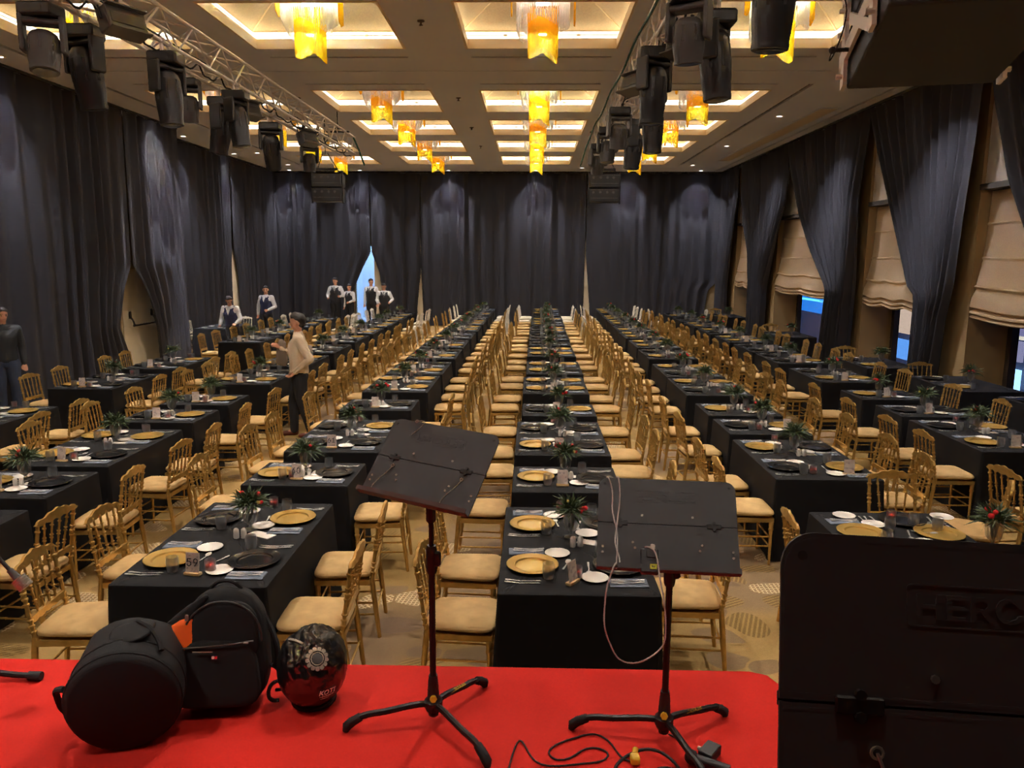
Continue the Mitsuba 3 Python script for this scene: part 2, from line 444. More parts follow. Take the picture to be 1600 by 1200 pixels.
hang('drape', edge((5.7, 24.95), (2.8, 24.97), (2.0, 25.22), (1.0, 25.22), (0, 25.25)), C_(29.3), PL2, 10, 'black drape on the far left wall beside the back corner')
hang('drape', C_(29.3), edge((5.7, 27.0), (4.8, 27.0), (3.2, 27.6), (1.6, 28.05), (0, 28.1)), PR, 11, 'black drape in the back right corner beside the windows', amp=.07, local=0)
hang('drape', edge((5.7, 26.6), (4.8, 26.5), (3.75, 26.0), (2.8, 25.1), (1.9, 24.75), (0, 24.6)), edge((5.7, 21.9), (4.77, 21.75), (4.1, 22.0), (3.1, 22.7), (1.9, 23.45), (0, 23.6)), PR, 12, 'black drape gathered to a column, farthest on the window side', amp=.07, local=0)
hang('drape', edge((5.7, 21.9), (5.0, 21.5), (3.7, 20.5), (2.83, 19.5), (2.05, 18.35), (1.86, 18.2), (.5, 18.35), (0, 18.4)), edge((5.7, 16.7), (5.0, 16.85), (4.0, 17.1), (2, 17.1), (0, 17.25)), PR, 13, 'black drape gathered to a column, second from the back on the window side', amp=.075, local=0)
hang('drape', edge((5.7, 16.8), (4.95, 16.37), (3.66, 15.5), (2.96, 15.0), (2.13, 14.4), (1.96, 14.1), (1, 14.1), (0, 14.15)), edge((5.7, 12.6), (5.2, 12.7), (4.5, 12.76), (3.3, 12.94), (2.2, 13.08), (1.6, 13.25), (.9, 13.33), (0, 13.5)), PR, 14, 'broad black drape gathered to a column, nearest whole one on window side', amp=.08, local=0)
hang('drape', edge((5.7, 12.5), (5.0, 12.33), (3.76, 11.8), (2.9, 11.2), (2, 9.6), (0, 9.0)), C_(7.0), PR, 15, 'black drape cut by the right edge of the photo', amp=.08, local=0)
scene_curtain_rail = put('trim_1', join(box((XR, 17, ZT + .03), (.05, 25, .05)), box((-8.75, 12, ZT + .03), (.05, 15, .05)), box((XL + .05, 24.3, ZT + .03), (.05, 10.6, .05)), box((-1.3, YB, ZT + .03), (16.6, .05, .05))), 'mat_black_metal', False)
tag('trim_1', 'black curtain track', kind='structure')


# ------------------------------------------------------------------ chairs
def crest_mesh(w, n=33):
    """Wavy top rail, bowed back a little."""
    x = np.linspace(-w, w, n); q = x / w
    top = .03 + .020 * np.cos(q * math.pi * 1.0) + .005 * np.cos(q * math.pi * 5)
    top[np.abs(q) > .93] -= .012
    bot = -.012 - .010 * np.abs(np.sin((q + 1) / 2 * 5 * math.pi))
    y = -.012 * (1 - q ** 2)
    t = .012
    v, f = [], []
    for i in range(n):
        v += [(x[i], y[i] - t, bot[i]), (x[i], y[i] + t, bot[i]), (x[i], y[i] + t * .7, top[i]), (x[i], y[i] - t * .7, top[i])]
    for i in range(n - 1):
        for k in range(4):
            a, b = 4 * i + k, 4 * i + (k + 1) % 4
            f += [(a, b, b + 4), (a, b + 4, a + 4)]
    f += [(0, 2, 1), (0, 3, 2), (4 * n - 4, 4 * n - 3, 4 * n - 2), (4 * n - 4, 4 * n - 2, 4 * n - 1)]
    return trimesh.Trimesh(v, np.array(f)[:, ::-1], process=False)


def lower_rail(w, n=25):
    x = np.linspace(-w, w, n); q = x / w
    bot = -.018 - .010 * np.abs(np.sin((q + 1) / 2 * 5 * math.pi))
    v, f = [], []
    for i in range(n):
        v += [(x[i], -.011, bot[i]), (x[i], .011, bot[i]), (x[i], .011, .016), (x[i], -.011, .016)]
    for i in range(n - 1):
        for k in range(4):
            a, b = 4 * i + k, 4 * i + (k + 1) % 4
            f += [(a, b, b + 4), (a, b + 4, a + 4)]
    f += [(0, 2, 1), (0, 3, 2), (4 * n - 4, 4 * n - 3, 4 * n - 2), (4 * n - 4, 4 * n - 2, 4 * n - 1)]
    return trimesh.Trimesh(v, np.array(f)[:, ::-1], process=False)


def along(prof, p0, p1, n):
    """A lathe whose profile (r, share of the length) runs from p0 to p1."""
    p0, p1 = np.asarray(p0, float), np.asarray(p1, float)
    d = p1 - p0; L = np.linalg.norm(d); z = d / L
    x = np.cross(z, [0, 1, 0]); x /= np.linalg.norm(x)
    pr = np.asarray(prof, float) * [1, L]
    return frame(lathe(pr, n), p0, x, np.cross(z, x), z)


def beads(r, pos, br=1.45, w=.012, lo=0.0, hi=1.0):
    """Turned profile with rings at the shares POS."""
    p = [(0, lo), (r, lo)]
    for q in pos:
        p += [(r, q - 1.5 * w), (r * br, q - .7 * w), (r * br, q + .7 * w), (r, q + 1.5 * w)]
    return p + [(r, hi), (0, hi)]


SW, SD, SH, CH = .205, .20, .425, .885


def cushion_mesh(nu, nv):
    def f(u, v):
        # superellipsoid pillow
        th, ph = (u - .5) * math.pi, v * 2 * math.pi
        sg = lambda a, e: np.sign(a) * np.abs(a) ** e
        x = (SW + .012) * sg(np.cos(th), .5) * sg(np.cos(ph), .32)
        y = (SD + .012) * sg(np.cos(th), .5) * sg(np.sin(ph), .32)
        taper = 1 - .10 * (-(y) / SD * .5 + .5)
        z = .036 * sg(np.sin(th), .8)
        z = z + .006 * np.cos(x / SW * 1.5) * np.cos(y / SD * 1.5) * (z > 0)
        return np.stack([x * taper, y, z + SH + .036], -1)
    m = grid(f, nu, nv); m.merge_vertices(); m.update_faces(m.nondegenerate_faces())
    m.invert() if m.volume < 0 else None
    return m


def chair_parts(lod):
    n = {0: 9, 1: 6, 2: 5}[lod]
    P = []
    top = CH - .03
    yb, lean = -SD + .01, .062
    bx = SW - .018
    P.append(('seat_cushion', cushion_mesh(*{0: (13, 33), 1: (8, 17), 2: (6, 13)}[lod]), 'mat_seat', 50))
    fr = join(box((0, SD - .015, SH - .02), (2 * SW - .02, .03, .036)), box((0, -SD + .015, SH - .02), (2 * SW - .06, .03, .036)), box((SW - .02, 0, SH - .02), (.026, 2 * SD - .03, .036)), box((-SW + .02, 0, SH - .02), (.026, 2 * SD - .03, .036)), box((0, 0, SH - .008), (2 * SW - .05, 2 * SD - .05, .012)))
    P.append(('seat_frame', fr, 'mat_gold', False))
    ypost = lambda z: yb - lean * max(0, z - SH) / (top - SH)
    P.append(('crest_rail', mv(crest_mesh(SW + .012, {0: 41, 1: 21, 2: 11}[lod]), (0, ypost(top), top)), 'mat_gold', 40))
    zl = SH + .125
    P.append(('lower_rail', mv(lower_rail(bx, {0: 41, 1: 21, 2: 3}[lod]), (0, ypost(zl), zl)), 'mat_gold', 30))
    pos = {0: [.12, .2, .28, .5, .58, .66, .86], 1: [.15, .25, .53, .63, .86], 2: [.2, .6]}[lod]
    for sx in (-1, 1):
        leg = along([(0, 0), (.013, 0), (.017, .4), (.019, .75), (.017, 1), (0, 1)], (sx * (bx - .0), yb - .045, 0), (sx * bx, yb, SH + .02), n)
        post = along(beads(.0125, pos, 1.5, .014), (sx * bx, yb, SH), (sx * bx, ypost(top), top), n)
        P.append(('back_post', join(leg, post), 'mat_gold', 40))
    for i in range(4):
        q = (i - 1.5) / 1.5
        x0, x1 = q * bx * .52, q * bx * .66
        P.append(('spindle', along(beads(.0074, {0: [.2, .27, .5, .57, .8], 1: [.25, .55, .8], 2: [.5]}[lod], 1.85, .013), (x0, ypost(zl), zl), (x1, ypost(top), top), max(5, n - 2)), 'mat_gold', 40))
    for sx in (-1, 1):
        P.append(('front_leg', along([(0, 0), (.010, 0), (.014, .55), (.016, .78), (.022, .8), (.022, .83), (.016, .85), (.020, .9), (.020, .96), (.016, 1), (0, 1)], (sx * (SW - .022), SD - .02, 0), (sx * (SW - .022), SD - .02, SH - .03), n), 'mat_gold', 40))
    st = [((-bx, yb - .025, .19), (bx, yb - .025, .19))]
    for z in (.16, .24):
        st.append(((-SW + .022, SD - .02, z), (SW - .022, SD - .02, z)))
    for sx in (-1, 1):
        for z in (.17, .255):
            st.append(((sx * bx, yb - .02, z), (sx * (SW - .022), SD - .02, z)))
    for a, b in st:
        P.append(('stretcher', along(beads(.0075, [.33, .66] if lod == 0 else [], 1.3, .01), a, b, max(5, n - 2)), 'mat_gold', 40))
    return P


cp = chair_parts(0)
proto('chair', cp)
cm = chair_parts(1)
proto('chair_mid', [cm[0], ('back', join([m for nm, m, *_ in cm if nm in ('crest_rail', 'lower_rail', 'spindle')]), 'mat_gold', 40), ('legs_and_frame', join([m for nm, m, *_ in cm if nm in ('seat_frame', 'back_post', 'front_leg', 'stretcher')]), 'mat_gold', 40)])
cf = chair_parts(2)
proto('chair_far', [cf[0], ('chair_frame', join([m for nm, m, *_ in cf[1:]]), 'mat_gold', 40)])
proto('chair_white', [(cf[0][0], cf[0][1], 'mat_white_seat', 50), ('chair_frame', join([m for nm, m, *_ in cf[1:]]), 'mat_white_chair', 40)])
N_CHAIR = [0]


def chair(x, y, deg, label, group, white=False):
    """deg: 0 faces +y, -90 faces +x."""
    if not onscreen((x, y, .5), 60): return
    N_CHAIR[0] += 1
    k = num('dining_chair')
    inst(k, 'chair_white' if white else 'chair' if y < 11.5 else 'chair_mid' if y < 18 else 'chair_far', at(x, y, 0, deg))
    tag(k, label, 'chair', group)


# ------------------------------------------------------------------ tables
TH, TW = .74, .93


def cloth_mesh(w, l, seed):
    r = np.random.default_rng(seed)
    hx, hy, cr = w / 2, l / 2, .022
    # perimeter of a rounded rectangle
    per, nrm = [], []
    for k, (sx, sy) in enumerate([(1, 1), (-1, 1), (-1, -1), (1, -1)]):
        for a in np.linspace(0, math.pi / 2, 5):
            ang = a + k * math.pi / 2
            per.append((sx * (hx - cr) + cr * math.cos(ang), sy * (hy - cr) + cr * math.sin(ang))); nrm.append((math.cos(ang), math.sin(ang)))
        nx = [(-1, 1), (-1, -1), (1, -1), (1, 1)][k]
        a0 = per[-1]; b0 = (nx[0] * (hx - cr) + cr * math.cos((k + 1) * math.pi / 2), nx[1] * (hy - cr) + cr * math.sin((k + 1) * math.pi / 2))
        n = max(4, int(np.hypot(b0[0] - a0[0], b0[1] - a0[1]) / .07))
        for t in np.linspace(0, 1, n + 1)[1:-1]:
            per.append((a0[0] + (b0[0] - a0[0]) * t, a0[1] + (b0[1] - a0[1]) * t)); nrm.append(nrm[-1] if t < 1 else nrm[-1])
            nrm[-1] = (math.cos((k + 1) * math.pi / 2), math.sin((k + 1) * math.pi / 2))
    per, nrm = np.array(per), np.array(nrm); N = len(per)
    ca = np.exp(-np.minimum.reduce([np.hypot(per[:, 0] - sx * hx, per[:, 1] - sy * hy) for sx in (-1, 1) for sy in (-1, 1)]) / .09)
    s = np.arange(N) * .07
    wav = meshkit.noise(np.stack([s * 2.2, s * 0 + seed, s * 0], -1)) - .5
    lev = [(TH, -.05), (TH, -.012), (TH - .004, -.003), (TH - .014, 0)] + [(TH - .014 - q * (TH - .022), q) for q in (.2, .5, .8, 1)]
    V = [np.c_[per * 0, np.full(N, TH)]][:0]
    rows = []
    for z, q in lev:
        off = q if q <= 0 else q * (.014 + .03 * wav + .03 * ca)
        rows.append(np.c_[per + nrm * np.asarray(off).reshape(-1, 1) if np.ndim(off) else per + nrm * off, np.full(N, z)])
    v = np.vstack(rows); k = len(rows)
    i, j = np.meshgrid(np.arange(k - 1), np.arange(N), indexing='ij')
    A, B, C2, D = i * N + j, i * N + (j + 1) % N, (i + 1) * N + (j + 1) % N, (i + 1) * N + j
    f = np.vstack([np.stack([A, C2, B], -1).reshape(-1, 3), np.stack([A, D, C2], -1).reshape(-1, 3)])
    q = np.arange(N)
    v = np.vstack([v, [[0, 0, TH]]]); f = np.vstack([f, np.stack([q * 0 + len(v) - 1, q, (q + 1) % N], -1)])
    return trimesh.Trimesh(v, f, process=False)


for a in (0, 1, 2): proto(f'table_long_{a}', [('tablecloth', cloth_mesh(TW, 1.53, 10 + a), 'mat_cloth', 30)])
for a in (0, 1): proto(f'table_short_{a}', [('tablecloth', cloth_mesh(.90, .78, 20 + a), 'mat_cloth', 30)])

# ---- tableware
gold_prof = [(0, .004), (.092, .004), (.106, .008), (.115, .016), (.156, .021), (.161, .024), (.159, .0265), (.154, .027), (.150, .0245), (.118, .0195), (.114, .0215), (.109, .0200), (.103, .0115), (.092, .0075), (0, .0075)]
gold_prof = [(r, z - .004) for r, z in gold_prof]
china_prof = [(0, .002), (.045, .002), (.048, 0), (.052, .003), (.078, .011), (.081, .0135), (.079, .0145), (.055, .008), (.045, .006), (0, .006)]
glass_prof = [(0, .002), (.026, .001), (.030, .004), (.036, .03), (.038, .06), (.034, .095)]


def cutlery(kind):
    L = {'knife': .215, 'fork': .195, 'spoon': .17}[kind]
    h = [(-.006, 0), (-.0075, .012), (-.004, .06), (-.003, .095)]
    if kind == 'knife':
        o = [(-.008, .1), (-.009, .15), (-.006, .2), (.003, L)]
        r = [(.004, .095), (.0045, .06), (.0075, .012), (.006, 0)]
        pg = Polygon(h + o + r)
    elif kind == 'fork':
        pg = Polygon([(-.006, 0), (-.0075, .012), (-.0035, .06), (-.003, .11), (-.011, .13), (-.012, L), (-.008, L), (-.0075, .15), (-.004, .15), (-.004, L), (0, L), (0, .15), (.004, .15), (.004, L), (.008, L), (.0085, .15), (.012, .15), (.012, .13), (.003, .11), (.0035, .06), (.0075, .012), (.006, 0)])
    else:
        b = [(.018 * math.cos(a), .145 + .026 * math.sin(a)) for a in np.linspace(-1.4, math.pi + 1.4, 18)]
        pg = Polygon([(-.003, .12), (-.0045, .06), (-.007, .01), (-.005, 0), (.005, 0), (.007, .01), (.0045, .06), (.003, .12)] + b)
    m = extr(pg.buffer(0), .0022)
    b_ = m.vertices[:, 1]
    m.vertices[:, 2] += .004 + .004 * np.cos(b_ / L * 5.5)
    return m


napkin_mesh = join(box((0, 0, .004), (.11, .225, .006), .0025), box((.012, 0, .0085), (.078, .22, .004), .0018))
lod_prof = lambda p, n: lathe(p, n)
proto('gold_charger', [('charger', lathe(gold_prof, 44), 'mat_gold_plate', 25)])
proto('black_charger', [('charger', lathe(gold_prof, 44), 'mat_black_plate', 25)])
proto('bread_plate', [('plate', lathe(china_prof, 28), 'mat_china', 40)])
proto('gold_charger_far', [('charger', lathe(gold_prof[1:] , 20), 'mat_gold_plate', 40)])
proto('black_charger_far', [('charger', lathe(gold_prof, 20), 'mat_black_plate', 40)])
proto('bread_plate_far', [('plate', lathe(china_prof, 14), 'mat_china', 40)])
proto('tumbler', [('tumbler', lathe(glass_prof, 20), 'mat_glass', 40)])
proto('tumbler_far', [('tumbler', lathe(glass_prof, 10), 'mat_glass', 40)])
proto('napkin', [('napkin', napkin_mesh, 'mat_napkin', 30)])
for c in ('knife', 'fork', 'spoon'): proto(c, [(c, cutlery(c), 'mat_steel', 30)])
# ---- centrepieces
vase_prof = [(0, 0), (.046, 0), (.048, .005), (.02, .013), (.010, .026), (.012, .04), (.03, .052), (.046, .07), (.053, .12), (.056, .185)]


def foliage(seed, n=210):
    r = np.random.default_rng(seed)
    V, Fc = [], []
    for _ in range(n):
        a, e = r.uniform(0, 2 * math.pi), r.uniform(-.25, 1.25)
        d = np.array([math.cos(a) * math.cos(e), math.sin(a) * math.cos(e), math.sin(e)])
        L = r.uniform(.06, .15) * (1.15 - .35 * max(0, math.sin(e)))
        b = np.array([r.uniform(-.03, .03), r.uniform(-.03, .03), .17 + r.uniform(0, .03)]) + d * r.uniform(0, .05)
        s = np.cross(d, r.normal(size=3)); s /= np.linalg.norm(s); u = np.cross(s, d)
        w = r.uniform(.004, .009)
        k = len(V)
        tip = b + d * L + np.array([0, 0, -L * L * 1.2])
        mid = b + d * L * .5
        V += [b, mid + s * w, tip, mid - s * w, mid + u * w * .5]
        Fc += [(k, k + 1, k + 4), (k + 1, k + 2, k + 4), (k + 2, k + 3, k + 4), (k + 3, k, k + 4), (k, k + 3, k + 1), (k + 1, k + 3, k + 2)]
    return trimesh.Trimesh(V, Fc, process=False)


def balls(seed, n, lo, hi, zs_):
    r = np.random.default_rng(seed); out = []
    for _ in range(n):
        a, q = r.uniform(0, 2 * math.pi), r.uniform(.03, .10)
        out.append(mv(trimesh.creation.icosphere(1, r.uniform(lo, hi)), (q * math.cos(a), q * math.sin(a), .22 + r.uniform(0, zs_) - q * .3)))
    return out


def leaf_tone(p, n, uv):
    return mix(lin(28, 42, 24), lin(70, 82, 48), noise(p.x * 90, p.y * 90, p.z * 90))


scene['mat_leaf'] = {'type': 'twosided', 'bsdf': {'type': 'principled', 'base_color': proc(leaf_tone), 'roughness': .55}}
mat('mat_berry', lin(196, 26, 30), .3, specular=.6, clearcoat=.5)
mat('mat_bauble', lin(226, 210, 120), .3, specular=.6)
mat('mat_water_stem', lin(44, 60, 34), .6)
proto_kinds = []
for v in range(5):
    red = [3, 1, 4, 2, 0][v]
    P = [('vase', lathe(vase_prof, 16), 'mat_glass', 40), ('foliage', foliage(30 + v), 'mat_leaf', False), ('stems', join([cyl((.012 * math.cos(a), .012 * math.sin(a), .07), (.03 * math.cos(a + 1), .03 * math.sin(a + 1), .2), .004, n=5) for a in range(6)]), 'mat_water_stem', 30)]
    P += [('red_berry', b, 'mat_berry', 40) for b in balls(40 + v, red, .014, .022, .06)]
    P += [('pale_bauble', b, 'mat_bauble', 40) for b in balls(60 + v, 1, .010, .015, .05)]
    proto(f'centre_{v}', P)
    proto_kinds.append(['with red flowers', 'with one red flower', 'full of red flowers', 'with two red flowers', 'with plain greenery'][v])
shaker = lathe([(0, 0), (.017, 0), (.019, .004), (.019, .05), (.015, .064), (.007, .071), (0, .072)], 14)
proto('shaker', [('shaker', shaker, 'mat_china', 40)])
mat('mat_red_wax', lin(206, 52, 40), .3, specular=.5)
mat('mat_wax_white', lin(236, 226, 210), .6)
vot_prof = [(0, .001), (.029, .001), (.032, .004), (.033, .072)]
proto('votive', [('cup', lathe(vot_prof, 16), 'mat_glass', 40), ('red_wax', lathe([(0, .022), (.027, .022), (.027, .04), (0, .042)], 14), 'mat_red_wax', 40), ('white_base', lathe([(0, .009), (.027, .009), (.027, .021), (0, .021)], 14), 'mat_wax_white', 40)])
proto('menu_card', [('card', box((0, 0, .0012), (.085, .19, .0024)), 'mat_china', False)])


def card_print(p, n, uv):
    return mix(lin(220, 206, 192), lin(184, 168, 158), smoothstep(.55, .7, fbm(p.x * 60, p.y * 60, p.z * 60, 2)))


mat('mat_card', proc(card_print), .6)
mat('mat_wood', lin(206, 172, 122), .55)
mat('mat_ink', lin(58, 52, 50), .6)
card_base = box((0, 0, .009), (.105, .04, .018), .003)
card_panel = mv(box((0, 0, 0), (.088, .003, .12)), (0, .004, .075), (-8, [1, 0, 0]))


def table_number(x, y, deg, text, label):
    k = num('table_number')
    M = trimesh.transformations.rotation_matrix(math.radians(deg), [0, 0, 1]); M[:3, 3] = (x, y, TH + .001)
    put(k + '__base', card_base.copy().apply_transform(M), 'mat_wood', False)
    put(k + '__card', card_panel.copy().apply_transform(M), 'mat_card', False)
    if text:
        t = meshkit.text_mesh(text, .048, .0012)
        t.apply_translation([-t.bounds[:, 0].mean(), -t.bounds[:, 1].mean(), 0])
        t.apply_transform(trimesh.transformations.rotation_matrix(math.radians(90), [1, 0, 0]))
        t = mv(mv(t, (0, -.0022, 0)), (0, .004, .078), (-8, [1, 0, 0])).apply_transform(M)
        put(k + '__numeral', t, 'mat_ink', False)
    tag(k, label, 'table number')


# ------------------------------------------------------------------ the dining layout
CEN, LF1, LF2, LF3, RT1, RT2 = 'centre row', 'inner left row', 'middle left row', 'outer left row', 'inner right row', 'outer right row'
dft = lambda y: .010 * (y - 5.0)
LAY = {
    'C': (CEN, lambda y: .30 + dft(y), [(4.1, 5.65), (6.02, 6.8), (7.2, 8.74), (9.06, 9.85), (10.57, 12.1), (12.4, 13.95), (14.65, 16.2), (16.5, 17.3), (17.6, 19.15), (19.45, 20.98), (21.4, 22.93), (23.2, 24.73), (25.0, 26.53), (26.8, 28.33)]),
    'A': (LF1, lambda y: -1.97 + dft(y), [(4.14, 5.67), (6.12, 6.85), (7.23, 8.75), (9.3, 10.05), (10.6, 12.13), (12.26, 13.78), (14.17, 15.7), (15.95, 17.48), (17.8, 19.33), (19.6, 21.13), (21.5, 23.03), (23.3, 24.83), (25.1, 26.63), (26.9, 28.43)]),
    'B': (LF2, lambda y: -4.22 - min(.02 * (y - 6), .10), [(3.9, 5.44), (5.70, 6.47), (6.63, 8.15), (8.49, 9.26), (9.55, 10.3), (11.15, 12.7), (13.05, 14.58), (14.9, 16.43), (16.8, 18.33), (18.7, 20.23), (20.6, 22.13), (22.5, 24.03), (24.4, 25.93)]),
    'D': (LF3, lambda y: -6.38, [(7.85, 9.38), (10.62, 12.1), (12.63, 14.16), (16.65, 18.18), (18.5, 20.03), (20.4, 21.93), (22.3, 23.83)]),
    'R': (RT1, lambda y: 2.60 + .010 * (y - 8), [(4.07, 5.62), (6.47, 7.95), (8.19, 9.0), (9.18, 9.97), (10.55, 12.08), (12.2, 13.73), (14.4, 15.93), (16.2, 17.73), (18.1, 19.63), (19.9, 21.43), (21.8, 23.33), (23.6, 25.13), (25.4, 26.93), (27.0, 28.4)]),
    'S': (RT2, lambda y: 4.95, [(5.25, 6.78), (7.52, 9.05), (9.22, 9.98), (10.36, 11.12), (11.81, 13.34), (13.9, 15.4), (15.55, 17.08), (17.4, 18.93), (19.3, 20.83), (21.2, 22.73), (23.1, 24.63), (25.0, 26.53)]),
}
WIN = [(6.62, 11.05, 12.55), (6.95, 9.2, 10.7), (6.31, 13.4, 14.9), (6.40, 18.6, 20.1), (6.40, 24.8, 26.3)]
GOLD_NEAR = {('C', 0): 'GGKK', ('C', 1): 'GK', ('C', 2): 'GKKK', ('C', 3): 'KG', ('A', 0): 'GKKG', ('A', 1): 'GK', ('A', 2): 'KKKG', ('R', 0): 'GGGG', ('R', 1): 'KGGK', ('R', 2): 'KG', ('R', 3): 'GK', ('B', 0): 'GKKG', ('B', 1): 'GK', ('B', 2): 'GGKG', ('B', 3): 'KG', ('S', 1): 'GKKG', ('D', 0): 'GKKG'}
NUMS = {('A', 0): '59', ('A', 1): '60', ('A', 2): '61'}


def put_item(name, protoname, x, y, z, deg, label, cat, group):
    k = num(name)
    inst(k, protoname, at(x, y, z, deg)); tag(k, label, cat, group)


def place(side, cx, y, w, gold, where, seq, grp, jit):
    """One cover: the diner sits at side -1 (left of the table) or +1; r is the diner's right."""
    if not onscreen((cx + side * .3, y, TH), 40): return
    far = y > 14.5
    ux = -side
    P = lambda u, r: (cx + side * (w / 2 - u) + 0, y + r * side)
    z = TH + .001
    face = -90 if side < 0 else 90
    f = '_far' if far else ''
    x0, y0 = P(.20, jit[0] * .02)
    put_item('charger_plate', ('gold_charger' if gold else 'black_charger') + f, x0, y0, z, 0, f"{'gold' if gold else 'black glass'} charger plate, {where}", 'plate', f"charger plates on the {grp}")
    x1, y1 = P(.355 + jit[1] * .02, -.175 + jit[2] * .03)
    put_item('bread_plate', 'bread_plate' + f, x1, y1, z, 0, f'white bread plate, {where}', 'plate', f'bread plates on the {grp}')
    x2, y2 = P(.295, .185 + jit[3] * .02)
    put_item('tumbler', 'tumbler' + f, x2, y2, z, 0, f'clear glass tumbler, {where}', 'glass', f'tumblers on the {grp}')
    x3, y3 = P(.17 + jit[2] * .01, -.235)
    put_item('napkin', 'napkin', x3, y3, z, face + jit[1] * 5, f'folded grey napkin, {where}', 'napkin', f'napkins on the {grp}')
    if y > 24: return
    for nm, u, r, n_ in (('knife', .04, .215, 'dinner knife'), ('knife', .035, .245, 'small knife'))[:2 if y < 9 else 1]:
        xx, yy = P(u, r)
        put_item('table_knife', 'knife', xx, yy, z, face + jit[3] * 4, f'steel {n_}, {where}', 'knife', f'knives on the {grp}')
    for u, r in ((.075, -.22), (.08, -.25))[:2 if y < 9 else 1]:
        xx, yy = P(u, r)
        put_item('table_fork', 'fork', xx, yy, z + .0105, face + jit[1] * 5, f"steel {'dinner' if r > -.23 else 'salad'} fork, {where}", 'fork', f'forks on the {grp}')
    if y < 11.5:
        xx, yy = P(.385, .06)
        put_item('dessert_spoon', 'spoon', xx, yy, z, face + 75 + jit[0] * 25, f'small dessert spoon, {where}', 'spoon', f'dessert spoons on the {grp}')


for row, (rname, fx, tabs) in LAY.items():
    cnt = {-1: 0, 1: 0}
    for ti, (ya, yb_) in enumerate(tabs):
        L = yb_ - ya; ym = (ya + yb_) / 2
        cx = fx(ym); long = L > 1.2
        w = TW if long else .90
        jx = rng.uniform(-.015, .015)
        cx += jx
        if not any(onscreen((cx + a * .45, ym + b * L / 2, zz), 10) for a in (-1, 1) for b in (-1, 1) for zz in (.1, .74)): continue
        k = num('banquet_table')
        base = f"table_long_{ti % 3}" if long else f"table_short_{ti % 2}"
        L0 = 1.53 if long else .78
        inst(k, base, T().translate([cx, ym, 0]).scale([1, L / L0, 1]))
        tag(k, f"{'long' if long else 'short'} banquet table under a black cloth, {ordn(ti + 1)} from stage, {rname}", 'table', f'tables of the {rname}')
        n = 2 if long else 1
        ys = [ym + (q - (n - 1) / 2) * .755 for q in range(n)]
        if (row, ti) == ('R', 0): ys = [4.45, 5.15]
        pat = GOLD_NEAR.get((row, ti)) or ''.join(rng.choice(list('GK'), 2 * n))
        for si, side in enumerate((-1, 1)):
            for q, y in enumerate(ys):
                cnt[side] += 1
                g = pat[si * n + q] == 'G'
                wh = f"{ordn(cnt[side])} place from stage, {'left' if side < 0 else 'right'} side of {rname}"
                place(side, cx, y, w, g, wh, cnt[side], rname, rng.uniform(-1, 1, 4))
                if row == 'R' and ti == 0 and (side > 0 or q == 0): continue
                dy = rng.uniform(-.05, .05); dx = rng.uniform(0, .06)
                white = y > 26.0 or (row in 'BD' and y > 22)
                dy += {('C', 1, 0): .26, ('C', -1, 0): -.12, ('A', 1, 0): -.15, ('A', 1, 1): -.14, ('A', -1, 0): -.2, ('R', -1, 1): -.3, ('R', -1, 0): .0, ('S', -1, 1): -.2}.get((row, side, ti), 0)
                if (row, side, ti) == ('R', -1, 0): dx = -.17
                xx = cx + side * (w / 2 + .215 + dx)
                chair(xx, y + dy, (-90 if side < 0 else 90) + rng.uniform(-5, 5), f"{'cream white' if white else 'gold'} spindle-back chair, {ordn(cnt[side])} from stage, {'left' if side < 0 else 'right'} side of {rname}", f"chairs on the {'left' if side < 0 else 'right'} side of {rname}", white)
        # things along the middle of the table
        tl = f'{ordn(ti + 1)} table from stage, {rname}'
        v = int(rng.integers(0, 5)) if ya > 12 else [(0, 2, 3, 0, 1), (2, 1, 3, 2, 0), (0, 3, 4, 1, 4), (0, 3, 2, 1, 0), (2, 4, 1, 3, 0), (0, 3, 1, 0, 2)]['CABDRS'.index(row)][ti % 5]
        yc = ym + (.18 if long else .12) + rng.uniform(-.06, .06)
        vx, vy = (3.06, 4.93) if (row, ti) == ('R', 0) else (cx + rng.uniform(-.05, .05), yc)
        put_item('flower_vase', f'centre_{v}', vx, vy, TH + .001, rng.uniform(0, 360), f'pine sprig vase {proto_kinds[v]}, {tl}', 'vase', f'flower vases on the {rname}')
        if ya < 20:
            for q in (0, 1):
                put_item('shaker', 'shaker', cx - .03 + q * .05 + .03, yc - .17 + rng.uniform(-.01, .01), TH + .001, 0, f"white {'salt' if q else 'pepper'} shaker, {'right' if q else 'left'} of its pair, {tl}", 'shaker', f'shakers on the {rname}')
            for q in range(n):
                put_item('votive_candle', 'votive', cx + rng.uniform(-.08, .1), ys[q] + (-.16 if q == 0 else .30), TH + .001, 0, f"glass votive with red wax, {'far' if q else 'near'} end of {tl}", 'candle', f'votives on the {rname}')
            put_item('menu_card', 'menu_card', cx + .12 + rng.uniform(-.03, .03), yc - .10, TH + .001, 80 + rng.uniform(-20, 20), f'white menu card beside the vase, {tl}', 'card', f'menu cards on the {rname}')
            tx = {'A': -.03, 'C': -.03, 'R': .22}.get(row, -.05)
            tdeg = {('C', 0): 55}.get((row, ti), rng.uniform(-12, 12))
            table_number(cx + tx, ya + .16 + (0 if long else .02), tdeg, NUMS.get((row, ti), ''), f"pale table number card{' ' + NUMS[(row, ti)] if (row, ti) in NUMS else ''} on a wooden foot, {tl}")
